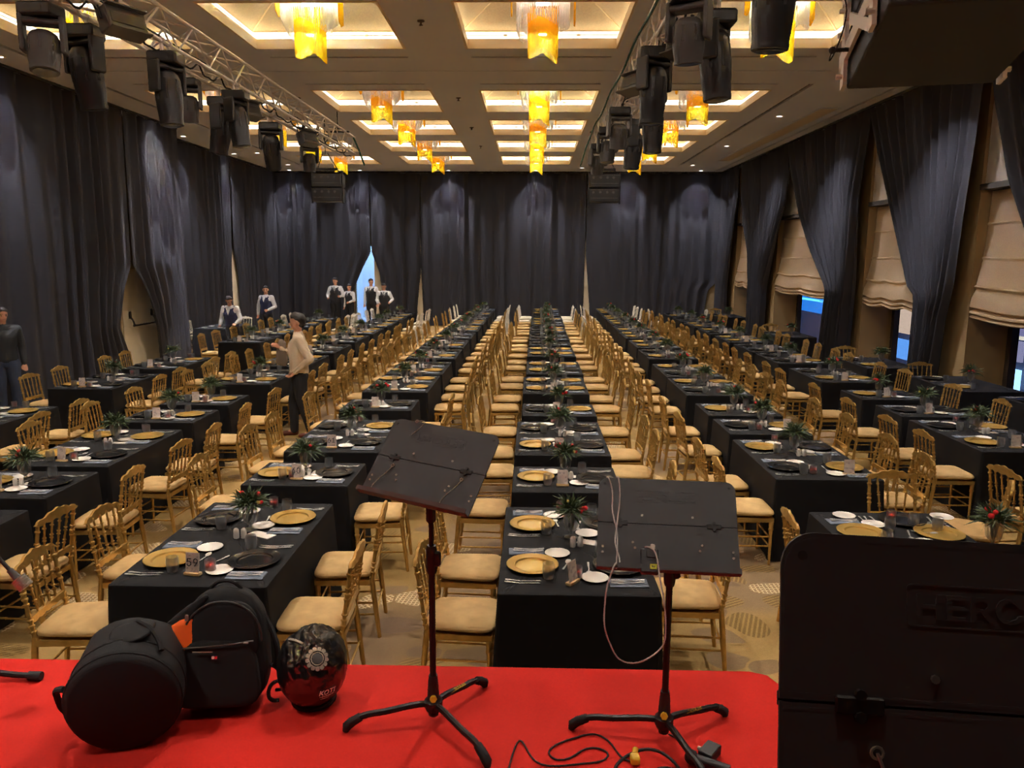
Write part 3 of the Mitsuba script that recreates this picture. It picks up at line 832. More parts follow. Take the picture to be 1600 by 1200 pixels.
for i, (cx, ya, yb_) in enumerate(WIN):
    ym = (ya + yb_) / 2
    nm = f'{ordn(i + 1)} window table'
    k = num('banquet_table')
    inst(k, f'table_long_{i % 3}', T().translate([cx, ym, 0]).scale([1, (yb_ - ya) / 1.53, 1]))
    desc = ['black-clothed table in the window bay nearest the camera', 'black-clothed table cut by the right photo edge at the windows', 'black-clothed table beside the broad gathered drape', 'black-clothed table before the window with blue light', 'black-clothed table in the farthest window bay'][i]
    tag(k, desc, 'table', 'tables along the windows')
    for q, y in enumerate((ym - .38, ym + .38)):
        place(-1, cx, y, TW, q == 0, f"{'near' if q == 0 else 'far'} place, {desc[14:]}", 0, 'window tables', rng.uniform(-1, 1, 4))
    put_item('flower_vase', f'centre_{[0, 4, 1, 2, 3][i]}', cx + .1, ym, TH + .001, 40 * i, f'pine sprig vase on the {desc[14:]}', 'vase', 'flower vases on the window tables')
    if i != 1: chair(cx - .05, yb_ + .26, 180, f'gold spindle-back chair behind the {desc[14:]}', 'chairs at the window tables')
    if i == 9: chair(cx - TW / 2 - .24, ym - .3, -90 + 8 * i, f'gold spindle-back chair at the left side of the {desc[14:]}', 'chairs at the window tables')
for nm, pn, x, y, lab, ct in (('charger_plate', 'black_charger', 2.70, 5.42, 'black glass charger plate', 'plate'), ('bread_plate', 'bread_plate', 2.32, 5.51, 'white bread plate left of the black charger', 'plate'), ('bread_plate', 'bread_plate', 3.03, 5.51, 'white bread plate right of the black charger', 'plate'),
                              ('tumbler', 'tumbler', 2.86, 5.24, 'clear glass tumbler', 'glass'), ('tumbler', 'tumbler', 2.52, 5.22, 'second clear glass tumbler', 'glass')):
    put_item(nm, pn, x, y, TH + .001, 0, lab + ' at the head of the front right table', ct, 'settings at the head of the front right table')
for i, (nm, x, dg) in enumerate((('knife', 2.50, 6), ('fork', 2.46, -4), ('fork', 2.42, 3), ('knife', 2.92, -8), ('knife', 2.96, 4), ('spoon', 2.66, 80))):
    put_item({'knife': 'table_knife', 'fork': 'table_fork', 'spoon': 'dessert_spoon'}[nm], nm, x, 5.5 if nm != 'spoon' else 5.2, TH + .001, 180 + dg, f"steel {nm}, {ordn(i + 1)} piece from left at the head of the front right table", nm, 'settings at the head of the front right table')
k = num('banquet_table')
inst(k, 'table_long_1', T().translate([-8.3, 20.5, 0]))
tag(k, 'lone black-clothed table by the left wall beside white chairs', 'table', 'table by the left wall')
for q in range(4):
    chair(-8.62 + q * .44 if q < 2 else -9.02, 21.55 + .1 * (q % 2) if q < 2 else 19.9 + .7 * (q - 2), 180 if q < 2 else -90, f"cream white spindle-back chair, {ordn(q + 1)} around the lone table by the left wall", 'white chairs at the left wall', True)
put_item('flower_vase', 'centre_4', -8.25, 20.6, TH + .001, 30, 'pine sprig vase on the lone table by the left wall', 'vase', 'things on the lone left table')
for q in range(4): put_item('bread_plate', 'bread_plate_far', -8.55 + .42 * (q % 2), 20.0 + .45 * (q // 2), TH + .001, 0, f'white plate, {ordn(q + 1)} on the lone table by the left wall', 'plate', 'things on the lone left table')
chair(2.98, 5.95, 180, 'gold spindle-back chair facing the camera at the head of the front right table', 'chairs at the front right table')
chair(3.55, 6.05, 60, 'gold spindle-back chair turned aside right of the front right table', 'chairs at the front right table')

# ------------------------------------------------------------------ window side, doors, openings
mat('mat_shade', proc(shade_cloth), .85, sheen=.3)
mat('mat_dark_frame', lin(46, 38, 30), .6)
mat('mat_door', lin(222, 204, 168), .5)
mat('mat_bar', lin(40, 34, 30), .4, .6)
mat('mat_corridor', lin(232, 234, 238), .7)
mat('mat_clerestory', lin(236, 222, 200), .7)
OPEN = [(8.3, 12.98), (14.3, 17.15), (18.9, 23.3), (24.9, 27.9)]
piers = [(12.98, 14.3), (17.15, 18.9), (23.3, 24.9), (27.9, YW), (4.0, 8.3)]
setting('wall_right', join([box((7.65, (a + b) / 2, 2.85), (.8, b - a, 5.7)) for a, b in piers]), 'mat_pillar', label='ochre wall piers between the windows')
put('wall_right__lower_cladding', join([box((7.95, a + .2 + .3 * (b - a), .9), (.1, .6 * (b - a) + .4, 1.8)) for a, b in []] or [box((8.2, 18, .02), (.2, 24, .04))]), 'mat_dark_frame', False)
for i, (a, b) in enumerate(OPEN):
    w = num('window')
    mid, L = (a + b) / 2, b - a
    put(w + '__recess_panel', box((7.98, a + .2 * L, 1.5), (.08, .4 * L, 3.0)), 'mat_pillar', False)
    put(w + '__lintel', box((7.5, mid, 3.76), (.55, L, .09)), 'mat_dark_frame', False)
    put(w + '__upper_panel', box((7.34, mid, 4.75), (.06, L, 1.9)), 'mat_clerestory', False)
    put(w + '__frame', join(box((7.98, a + .42 * L, 1.5), (.12, .08, 3.0)), box((7.98, b - .06, 1.5), (.12, .12, 3.0)), box((7.98, a + .7 * L, .05), (.12, .6 * L, .1)), box((7.98, a + .7 * L, 2.95), (.12, .6 * L, .1))), 'mat_dark_frame', False)
    pane = grid(lambda u, v: np.stack([u * 0 + 7.99, a + .44 * L + (.56 * L - .12) * u, .1 + 2.8 * v], -1), 2, 2)
    put(w + '__pane', pane, 'mat_pane', False)
    tag(w, ['window bay nearest the stage, mostly behind the drapes', 'window bay with a narrow lit strip, second from the stage', 'window bay with blue light outside', 'farthest window bay in the corner'][i], kind='structure')
    # roman shade: flat folds that kick outwards, stacked at the bottom
    zb = 1.72
    prof = [(3.70, .0), (3.2, .015), (3.18, .035), (3.15, .012), (2.66, .03), (2.64, .055), (2.6, .03), (2.2, .10), (2.17, .14), (2.13, .09), (1.98, .17), (1.84, .20), (1.80, .10), (1.78, .19), (1.74, .205), (1.71, .12), (1.70, .18), (zb - .05, .20), (zb - .07, .15)]
    pz, pd = np.array(prof).T

    def shade_fn(u, v, a=a, L=L, pz=pz, pd=pd, i=i):
        q = v * (len(pz) - 1)
        z, d = np.interp(q, np.arange(len(pz)), pz), np.interp(q, np.arange(len(pz)), pd)
        y = a + .02 + (L - .04) * u
        k = 2 + i % 2
        sag = -.05 * np.abs(np.sin(u * k * math.pi)) * np.clip((3.2 - z) / 1.4, 0, 1)
        d = d + .022 * np.sin(u * 17 + z * 4) * np.clip((2.9 - z), 0, 1) + .012 * (meshkit.noise(np.stack([u * 14, z * 3, z * 0 + i], -1)) - .5)
        return np.stack([7.42 - d, y, z + sag], -1)
    sh = num('roman_shade')
    put(sh, grid(shade_fn, 60, 73), 'mat_shade', 60)
    tag(sh, ['beige roman shade nearest the stage, at the right photo edge', 'beige roman shade second from the stage', 'beige roman shade above the blue lit window', 'beige roman shade farthest back, beside the corner drape'][i], 'window blind')


def night(p, n, uv):
    band = smoothstep(.55, .6, noise(p.y * 1.3, p.z * 2.2, 3.0))
    return mix([.02, .035, .10], [.10, .20, .55], band) + mix([0, 0, 0], [.5, .75, 1.0], smoothstep(.80, .84, noise(p.y * 2.1, p.z * 5.0, 8.0)))


put('street_outside', box((9.6, 18, 1.5), (.1, 24, 4)), 'mat_black_plastic', False, emitter={'type': 'area', 'radiance': rgb([.008, .013, .035])})
tag('street_outside', 'dark blue night street seen through the window panes', kind='structure')
for y, z, w_, h_, c in ((26.2, 1.24, 2.2, .07, [.2, 1.1, 1.8]), (26.2, 1.08, 2.6, .5, [.01, .11, .42]), (15.4, 1.4, .9, .5, [.07, .07, .14]), (15.4, .85, .9, .4, [.10, .10, .17]), (15.4, .3, .9, .4, [.25, .5, 1.0]), (15.4, 1.12, .9, .08, [.3, .28, .24]), (19.6, 1.2, 1.0, .9, [.26, .20, .16]), (19.6, .35, 1.0, .5, [.05, .16, .42])):
    put(num('street_outside__light'), box((9.45, y, z), (.05, w_, h_)), 'mat_black_plastic', False, emitter={'type': 'area', 'radiance': rgb(c)})

# back wall with a lit service doorway behind the drapes
DX0, DX1 = -6.95, -5.98
setting('wall_back', join(box(((XWL + DX0) / 2, YW + .1, 3), (DX0 - XWL, .2, 6.4)), box(((XWR + DX1) / 2, YW + .1, 3), (XWR - DX1, .2, 6.4)), box(((DX0 + DX1) / 2, YW + .1, 4.6), (DX1 - DX0, .2, 3.2))), 'mat_wall')
put('corridor', join(box((DX0 - .35, YW + 1.4, 1.6), (.1, 2.6, 3.4)), box((DX1 + .35, YW + 1.4, 1.6), (.1, 2.6, 3.4)), box((-6.46, YW + 1.4, 3.2), (1.8, 2.6, .1)), box((-6.46, YW + 1.4, -.05), (1.8, 2.6, .1)), box((-6.46, YW + 2.7, 1.6), (1.8, .1, 3.4)), box((-6.75, YW + 2.62, 1.6), (.3, .06, .9), .02)), 'mat_corridor', False)
put('corridor__ceiling_light', box((-6.46, YW + 1.3, 3.13), (1.2, 1.6, .02)), 'mat_china', False, emitter={'type': 'area', 'radiance': rgb([.62, 1.12, 2.0])})
tag('corridor', 'service corridor lit bluish white, seen through the parted back drapes', kind='structure')
# exit door with a push bar on the left wall
put('door_1', box((-9.22, 18.05, 1.15), (.06, 1.75, 2.3)), 'mat_door', False)
put('door_1__frame', join(box((-9.24, 17.12, 1.2), (.1, .1, 2.4)), box((-9.24, 18.98, 1.2), (.1, .1, 2.4)), box((-9.24, 18.05, 2.35), (.1, 1.96, .1))), 'mat_wall', False)
put('door_1__push_bar', join(tube([(-9.18, 17.45, 1.25), (-9.10, 17.45, 1.12), (-9.08, 17.45, 1.02)], .022), cyl((-9.08, 17.4, 1.02), (-9.08, 18.5, 1.02), .02), tube([(-9.18, 18.47, 1.25), (-9.10, 18.47, 1.12), (-9.08, 18.47, 1.02)], .022), box((-9.17, 17.45, 1.26), (.05, .07, .16), .01), box((-9.17, 18.47, 1.26), (.05, .07, .16), .01)), 'mat_bar', 40)
tag('door_1', 'beige emergency exit door with a dark push bar between left drapes', kind='structure')
for x0_, x1_ in ((1.9, 2.4), (-4.6, -4.0), (6.45, 6.95), (-5.95, -5.4)): put(num('wall_back__pilaster'), box(((x0_ + x1_) / 2, YB + .16, 1.6), (x1_ - x0_, .1, 3.2)), 'mat_door' if x0_ < 6 else 'mat_wall', False)
put('wall_left__return', join(box((-9.33, 11, 3), (.1, 16.0, 6.0))), 'mat_wall', False)
put('wall_left__column', box((-9.70, 25.0, 1.4), (.1, .9, 2.8)), 'mat_door', False)

# ------------------------------------------------------------------ ceiling downlights that graze the drapes
ring_ = lathe([(.055, 0), (.085, 0), (.09, -.006), (.085, -.012), (.06, -.012), (.055, 0)], 20)
lens_ = trimesh.creation.cylinder(.05, .006, sections=16)
DLN = {}
LAMPS = [(-8.46, 12.7, 'l', 1.2), (-8.45, 18.2, 'l', 5.0), (-9.22, 20.9, 'l', 1.2), (-9.22, 24.4, 'l', 1.0), (-8.40, 24.2, 'n', .5), (-8.4, 27.2, 'n', .5), (-8.9, 28.95, 'b', 1.0), (-6.3, 28.95, 'b', 1.1), (-3.05, 28.95, 'b', 1.1), (.14, 28.95, 'b', 1.0), (3.5, 28.95, 'b', .8), (1.75, 28.1, 'n', .4), (6.1, 28.9, 'b', 1.3),
         (5.46, 17.95, 'r', 1.0), (5.45, 27.2, 'r', .8), (5.46, 22.6, 'r', .8), (5.46, 13.2, 'r', 1.2), (5.46, 8.5, 'r', 1.2)]
for x, y, w_, f in LAMPS:
    k = num('downlight')
    if x < -9.0: x = -9.2
    put(k + '__trim_ring', mv(ring_, (x, y, CEIL)), 'mat_ceil_trim', 40)
    put(k + '__lens', mv(lens_, (x, y, CEIL - .005)), 'mat_china', 40, emitter={'type': 'area', 'radiance': rgb([9.0, 9.6, 11.5])})
    aim = {'l': (x - .5, y + .15, 2.5), 'n': (x, y, 0), 'b': (x, y + .35, 2.2), 'r': (x + 1.3, y, 2.0)}[w_]
    scene[k + '__beam'] = {'type': 'spot', 'to_world': T().look_at(origin=[x, y, CEIL - .03], target=[float(q) for q in aim], up=[1, 0, 0] if w_ != 'l' else [0, 1, 0]), 'intensity': rgb(np.array(SPOT) * f), 'cutoff_angle': 42.0, 'beam_width': 14.0}
    wh = {'l': 'left wall drapes', 'n': 'left ceiling border' if x < 0 else 'back ceiling border', 'b': 'back wall drapes', 'r': 'window side ceiling border'}[w_]
    DLN[wh] = DLN.get(wh, 0) + 1
    od = 'from left' if w_ == 'b' else 'from the stage'
    tag(k, f'small white recessed downlight by the {wh}, {ordn(DLN[wh])} {od}', 'downlight', f'recessed downlights by the {wh}')

# small ceiling fittings
for i, (x, y) in enumerate([(-1.5, 10.9), (-1.47, 15.95), (-1.48, 19.5), (-1.47, 22.7), (1.72, 15.95), (1.72, 10.9), (-4.66, 15.95)]):
    k = num('ceiling_sprinkler')
    put(k, join(lathe([(0, 0), (.05, 0), (.05, -.012), (.015, -.018), (.012, -.05), (.028, -.055), (.028, -.06), (0, -.06)], 14, (x, y, CEIL))), 'mat_ceil_dark', 40)
    tag(k, f'small dark sprinkler head on the ceiling beam, {ordn(i + 1)} of the beam fittings', 'sprinkler', 'sprinkler heads on the ceiling beams')
k = num('ceiling_vent')
put(k + '__frame', join(box((6.02, 21.5, CEIL - .008), (.03, 9, .02)), box((6.42, 21.5, CEIL - .008), (.03, 9, .02)), box((6.22, 17.0, CEIL - .008), (.43, .03, .02)), box((6.22, 26.0, CEIL - .008), (.43, .03, .02))), 'mat_ceiling', False)
for q in range(6): put(child(k, 'slat'), box((6.07 + q * .06, 21.5, CEIL - .010), (.03, 8.95, .014)), 'mat_ceil_trim', False)
tag(k, 'long slatted air vent in the ceiling border above the window drapes', 'vent')

# ------------------------------------------------------------------ trusses and stage lights
mat('mat_alu', lin(226, 218, 208), .4, .35)
mat('mat_fixture', lin(21, 20, 21), .34, specular=.5)
mat('mat_fixture_grey', lin(58, 55, 53), .42, specular=.5)
mat('mat_lens', lin(28, 34, 44), .06, specular=.9)
mat('mat_green', lin(22, 62, 50), .7)
TZ = 4.94


def truss(cx, y0, y1, label, gx):
    k = num('lighting_truss')
    h = .18
    cs = [(cx - h, TZ), (cx + h, TZ), (cx - h, TZ + 2 * h), (cx + h, TZ + 2 * h)]
    for x, z in cs:
        put(child(k, 'chord'), cyl((x, y0, z), (x, y1, z), .026, n=10), 'mat_alu', 40)
    n = int((y1 - y0) / .42)
    ys = np.linspace(y0 + .03, y1 - .03, n + 1)
    for (i, j) in ((0, 1), (2, 3), (0, 2), (1, 3)):
        for q in range(n):
            a, b = (cs[i], cs[j]) if q % 2 == 0 else (cs[j], cs[i])
            put(child(k, 'brace'), cyl((a[0], ys[q], a[1]), (b[0], ys[q + 1], b[1]), .0125, n=6), 'mat_alu', 40)
    for q in range(3):
        pts = [(cx + gx * .5 * h + .05 * math.sin(y * 3 + q * 2), y, TZ + .03 + .05 * abs(math.sin(y * 1.7 + q)) - (.12 if int(y * 1.3 + q) % 3 == 0 else 0)) for y in np.linspace(y0, y1, 60)]
        put(child(k, 'cable'), tube(spline(pts, 150), .011, 5), 'mat_rubber', 40)
    put(child(k, 'green_strap'), join(*([tube(spline([(cx + gx * (h + .03), y, TZ + 2 * h - .03 + .03 * math.sin(y * 2)) for y in np.linspace(y0, y1, 24)], 80), .016, 6)] if gx < 0 else []), tube([(cx + gx * h, y1 - .12, TZ + .36), (cx + gx * (h + .1), y1 - .05, TZ + .1), (cx + gx * (h + .2), y1 + .1, TZ - .25)], .02, 6)), 'mat_green', 40)
    for y in (y0 + 2.2, y1 - .8):
        put(child(k, 'hoist_chain'), cyl((cx, y, TZ + .36), (cx, y, CEIL), .012, n=6), 'mat_black_metal', 40)
        put(child(k, 'hoist_hook'), join(box((cx, y, TZ + .42), (.12, .16, .14), .02), box((cx, y, TZ + .36), (.5, .06, .03))), 'mat_black_metal', False)
    tag(k, label, 'truss')


truss(-4.26, 5.0, 18.25, 'aluminium box truss hung with stage lights on the left', 1)
truss(1.49, 3.6, 18.25, 'aluminium box truss hung with stage lights on the right', -1)


def rbox(w, d, h, r, n=5):
    """A box with rounded vertical and horizontal edges: the hull of spheres."""
    s = m3.Manifold.sphere(r, 4 * n)
    pts = [s.translate((sx * (w / 2 - r), sy * (d / 2 - r), sz * (h / 2 - r))) for sx in (-1, 1) for sy in (-1, 1) for sz in (-1, 1)]
    m = m3.Manifold.batch_hull(pts).to_mesh()
    return trimesh.Trimesh(m.vert_properties[:, :3], m.tri_verts, process=False)


base_m = join(rbox(.34, .26, .13, .03), box((0, .131, 0), (.2, .004, .06)), box((0, -.131, 0), (.16, .004, .05)))
yoke_m = join([rbox(.045, .17, .34, .02) .apply_translation((sx * .172, 0, -.21)) for sx in (-1, 1)] + [rbox(.36, .16, .06, .025).apply_translation((0, 0, -.10))])
head_m = lathe([(0, .11), (.07, .11), (.10, .08), (.118, .02), (.122, -.08), (.115, -.2), (.104, -.30), (.108, -.31), (.106, -.335), (.09, -.34), (0, -.325)], 22)
fins = join([box((0, 0, .115 - .0), (.12, .012, .012)) for _ in (0,)] + [mv(box((.116, 0, -.05), (.01, .02, .16)), (0, 0, 0), (a, [0, 0, 1])) for a in range(0, 360, 45)])
lens_m = lathe([(0, -.326), (.085, -.338), (.086, -.343), (.0, -.35)], 20)
clamp_m = ([join(box((0, sx * .09, .10), (.03, .05, .09), .005), lathe([(.03, -.02), (.042, -.02), (.042, .02), (.03, .02), (.03, -.02)], 12).apply_transform(trimesh.transformations.rotation_matrix(math.pi / 2, [1, 0, 0])).apply_translation((0, sx * .09, .165))) for sx in (-1, 1)])


def moving_head(x, y, pan, tilt, scale, kind, label, grp):
    k = num('moving_head_light')
    z = TZ - .165 * scale
    x = min((-4.44, -4.08, 1.31, 1.67), key=lambda q: abs(q - x))
    P = trimesh.transformations.rotation_matrix(math.radians(pan), [0, 0, 1])
    W = trimesh.transformations.translation_matrix((x, y, z)) @ np.diag([scale, scale, scale, 1])
    wash = kind == 'wash'
    for m_ in clamp_m: put(child(k, 'clamp'), m_.copy().apply_transform(W), 'mat_alu', 30)
    put(k + '__base', base_m.copy().apply_transform(W), 'mat_fixture', 30)
    put(k + '__yoke', yoke_m.copy().apply_transform(W @ P), 'mat_fixture_grey' if wash else 'mat_fixture', 35)
    Rt = trimesh.transformations.rotation_matrix(math.radians(tilt), [1, 0, 0])
    Hd = W @ P @ trimesh.transformations.translation_matrix((0, 0, -.28)) @ Rt @ np.diag([1.2, 1.2, .85 if wash else 1.3, 1])
    put(k + '__head', join(head_m, fins).apply_transform(Hd), 'mat_fixture_grey' if wash else 'mat_fixture', 35)
    put(k + '__head__lens', lens_m.copy().apply_transform(Hd), 'mat_lens', 35)
    tag(k, label, 'stage light', grp)


GL, GR = 'moving head lights on the left truss', 'moving head lights on the right truss'
for i, (x, y, p, t, s, kd) in enumerate([(-4.45, 7.3, 20, -12, .95, 'wash'), (-4.44, 7.95, -20, 10, 1, 'spot'), (-4.08, 8.95, 65, -4, 1, 'spot'), (-4.35, 10.3, 15, 8, .85, 'wash'), (-4.42, 11.4, 80, 12, 1, 'spot'), (-4.06, 11.0, 75, -8, .95, 'spot'), (-4.36, 13.5, 10, 24, 1, 'spot'), (-4.3, 15.8, 30, 5, .9, 'wash')]):
    moving_head(x, y, p, t, s, kd, f"black moving head {'wash' if kd == 'wash' else 'spot'} light, {ordn(i + 1)} along the left truss", GL)
for i, (x, y, p, t, s, kd) in enumerate([(1.68, 5.75, 15, 4, 1, 'spot'), (1.38, 6.95, -30, 6, .95, 'wash'), (1.67, 7.55, 60, -6, 1, 'spot'), (1.28, 8.8, 35, 4, 1, 'spot'), (1.67, 11.2, 75, 0, 1, 'spot'), (1.33, 12.2, 10, 10, .95, 'wash'), (1.65, 13.2, 80, 5, 1, 'spot'), (1.32, 14.0, 0, -6, .95, 'wash'), (1.36, 16.0, 25, 6, .95, 'wash')]):
    moving_head(x, y, p, t, s, kd, f"black moving head {'wash' if kd == 'wash' else 'spot'} light, {ordn(i + 1)} along the right truss", GR)
for i, (x, y, z, yaw, side) in enumerate([(-3.93, 7.75, 4.80, 62, 'left'), (-4.3, 12.0, 4.76, 58, 'left'), (-4.15, 14.7, 4.74, 65, 'left'), (1.55, 8.4, 4.78, -60, 'right'), (1.3, 10.3, 4.78, -60, 'right')]):
    k = num('strobe_light')
    M = trimesh.transformations.translation_matrix((x, y, z)) @ trimesh.transformations.rotation_matrix(math.radians(yaw), [0, 0, 1]) @ trimesh.transformations.rotation_matrix(math.radians(-18), [1, 0, 0])
    put(k + '__housing', join(rbox(.42, .16, .24, .02), box((0, -.10, .115), (.42, .06, .015)), box((0, -.10, -.115), (.42, .06, .015))).apply_transform(M), 'mat_fixture_grey', 30)
    put(k + '__slot', box((0, -.082, 0), (.34, .01, .10)).apply_transform(M), 'mat_black_plastic', False)
    put(k + '__bracket', join(tube([(-.22, 0, 0), (-.22, 0, .2), (.22, 0, .2), (.22, 0, 0)], .012, 6), cyl((0, 0, .2), (0, 0, .3), .02)).apply_transform(M), 'mat_black_metal', 30)
    tag(k, f'boxy grey strobe light {["beside the first moving heads", "in the middle", "towards the far end", "beside the third moving head", "halfway along"][i]} of the {side} truss', 'stage light')

# hanging loudspeakers at the truss ends
for x, nm in ((-4.80, 'left'), (1.68, 'right')):
    k = num('hanging_speaker')
    for j, z in enumerate((4.36, 4.03)):
        put(child(k, 'cabinet'), rbox(.70, .45, .30, .02).apply_translation((x, 18.6, z)), 'mat_fixture', 30)
        put(child(k, 'fittings'), join([lathe([(0, 0), (.03, 0), (.03, .02), (0, .02)], 10).apply_transform(trimesh.transformations.rotation_matrix(math.pi / 2, [1, 0, 0])).apply_translation((x + q, 18.375, z + .07)) for q in (-.26, -.1, .06, .2)] + [box((x, 18.372, z - .06), (.62, .01, .012)), box((x, 18.372, z + .13), (.62, .01, .008))]), 'mat_fixture_grey', 30)
    put(child(k, 'side_rail'), join([box((x + sx * .36, 18.5, 4.2), (.02, .1, .72)) for sx in (-1, 1)]), 'mat_black_metal', False)
    put(child(k, 'hanging_wire'), join([cyl((x + sx * .3, 18.6, 4.5), (x + sx * .05, 18.4, 4.98), .008, n=5) for sx in (-1, 1)] + [cyl((x, 18.4, 4.95), (x, 18.4, CEIL), .01, n=5), box((x, 18.5, 4.62), (.5, .06, .05))]), 'mat_black_metal', 30)
    tag(k, f'pair of stacked black speaker cabinets hanging at the end of the {nm} truss', 'speaker')

# big line array at the top right, seen from below
k = 'line_array_speaker'
fwd = np.array([.2093, .9638, -.1653]); rt = np.cross(fwd, [0, 0, 1]); rt /= np.linalg.norm(rt); up_ = np.cross(rt, fwd)
oc = np.array([2.22, 4.72, 3.585])       # middle of the lowest front edge
mat('mat_array', lin(34, 33, 31), .7)
for j in range(3):
    c0 = oc + up_ * (.19 + j * .37) - fwd * (.51 + .03 * j)
    put(child(k, 'cabinet'), frame(join(rbox(.775, 1.02, .355, .015), box((0, .52, 0), (.72, .03, .31), .006)), c0, rt, fwd, up_), 'mat_array', 30)
    for sx in (-1, 1):
        put(child(k, 'rigging_plate'), frame(join(box((sx * .412, .10, 0), (.02, .96, .09)), box((sx * .412, .46, 0), (.022, .10, .37)), box((sx * .412, -.30, 0), (.022, .09, .37)), mv(box((sx * .414, 0, 0), (.018, .62, .06)), (0, .02, 0), (28, [1, 0, 0])), [cyl((sx * .41, .46 - .8 * q, .12 - .24 * q2), (sx * .455, .46 - .8 * q, .12 - .24 * q2), .016, n=8) for q in (0, 1) for q2 in (0, 1)]), c0, rt, fwd, up_), 'mat_alu', 30)
        put(child(k, 'lock_pin'), frame(join(cyl((sx * .425, .25, -.05), (sx * .51, .25, -.05), .012, n=8), trimesh.creation.icosphere(1, .02).apply_translation((sx * .51, .25, -.05)), cyl((sx * .425, -.05, .10), (sx * .51, -.05, .10), .012, n=8), tube(spline([(sx * .51, .25, -.05), (sx * .53, .15, -.14), (sx * .49, .02, -.02), (sx * .51, -.05, .1)], 20), .004, 5)), c0, rt, fwd, up_), 'mat_black_metal', 30)
put(child(k, 'cable'), frame(tube(spline([(-.3, -.55, -.15), (-.1, -.57, -.18), (.1, -.55, -.15), (.3, -.58, -.19), (.42, -.56, .3)], 40), .014, 6), oc + up_ * .19 - fwd * .51, rt, fwd, up_), 'mat_rubber', 30)
put(child(k, 'hanging_bar'), join(cyl(oc + up_ * 1.2 - fwd * .4, oc + up_ * 1.2 - fwd * .4 + np.array([0, 0, 1.1]), .03), frame(box((0, 0, 0), (.9, .7, .06)), oc + up_ * 1.15 - fwd * .4, rt, fwd, up_)), 'mat_black_metal', 30)
tag(k, 'large black line array speaker hanging at the top right, seen from below', 'speaker')

# ------------------------------------------------------------------ the stage
SZ = .8
q = .10
pg = Polygon([(-9.2, -3.8), (1.085, -3.8), (1.085, 3.21 - q), (1.085 - .03, 3.21 - .03), (1.085 - q, 3.21), (-9.2, 3.21)])
put('stage__carpet', mv(extr(pg, .012), (0, 0, SZ - .012)), 'mat_red', False)
put('stage__skirt', mv(extr(pg.buffer(-.015), SZ - .012), (0, 0, 0)), 'mat_stage_side', False)
tag('stage', 'stage platform covered in bright red felt carpet', 'stage')

mat('mat_desk', lin(53, 51, 51), .5, specular=.3)
mat('mat_brown_lip', lin(64, 34, 30), .5)
mat('mat_knob_yellow', lin(222, 180, 50), .4)
mat('mat_wire', lin(176, 170, 160), .3, .9)
SCREWS = [(-.088, .031), (.09, .031), (-.12, -.07), (-.112, -.09), (.12, -.07), (.112, -.09), (-.225, -.09), (-.225, -.11), (.225, -.09), (.225, -.11)]


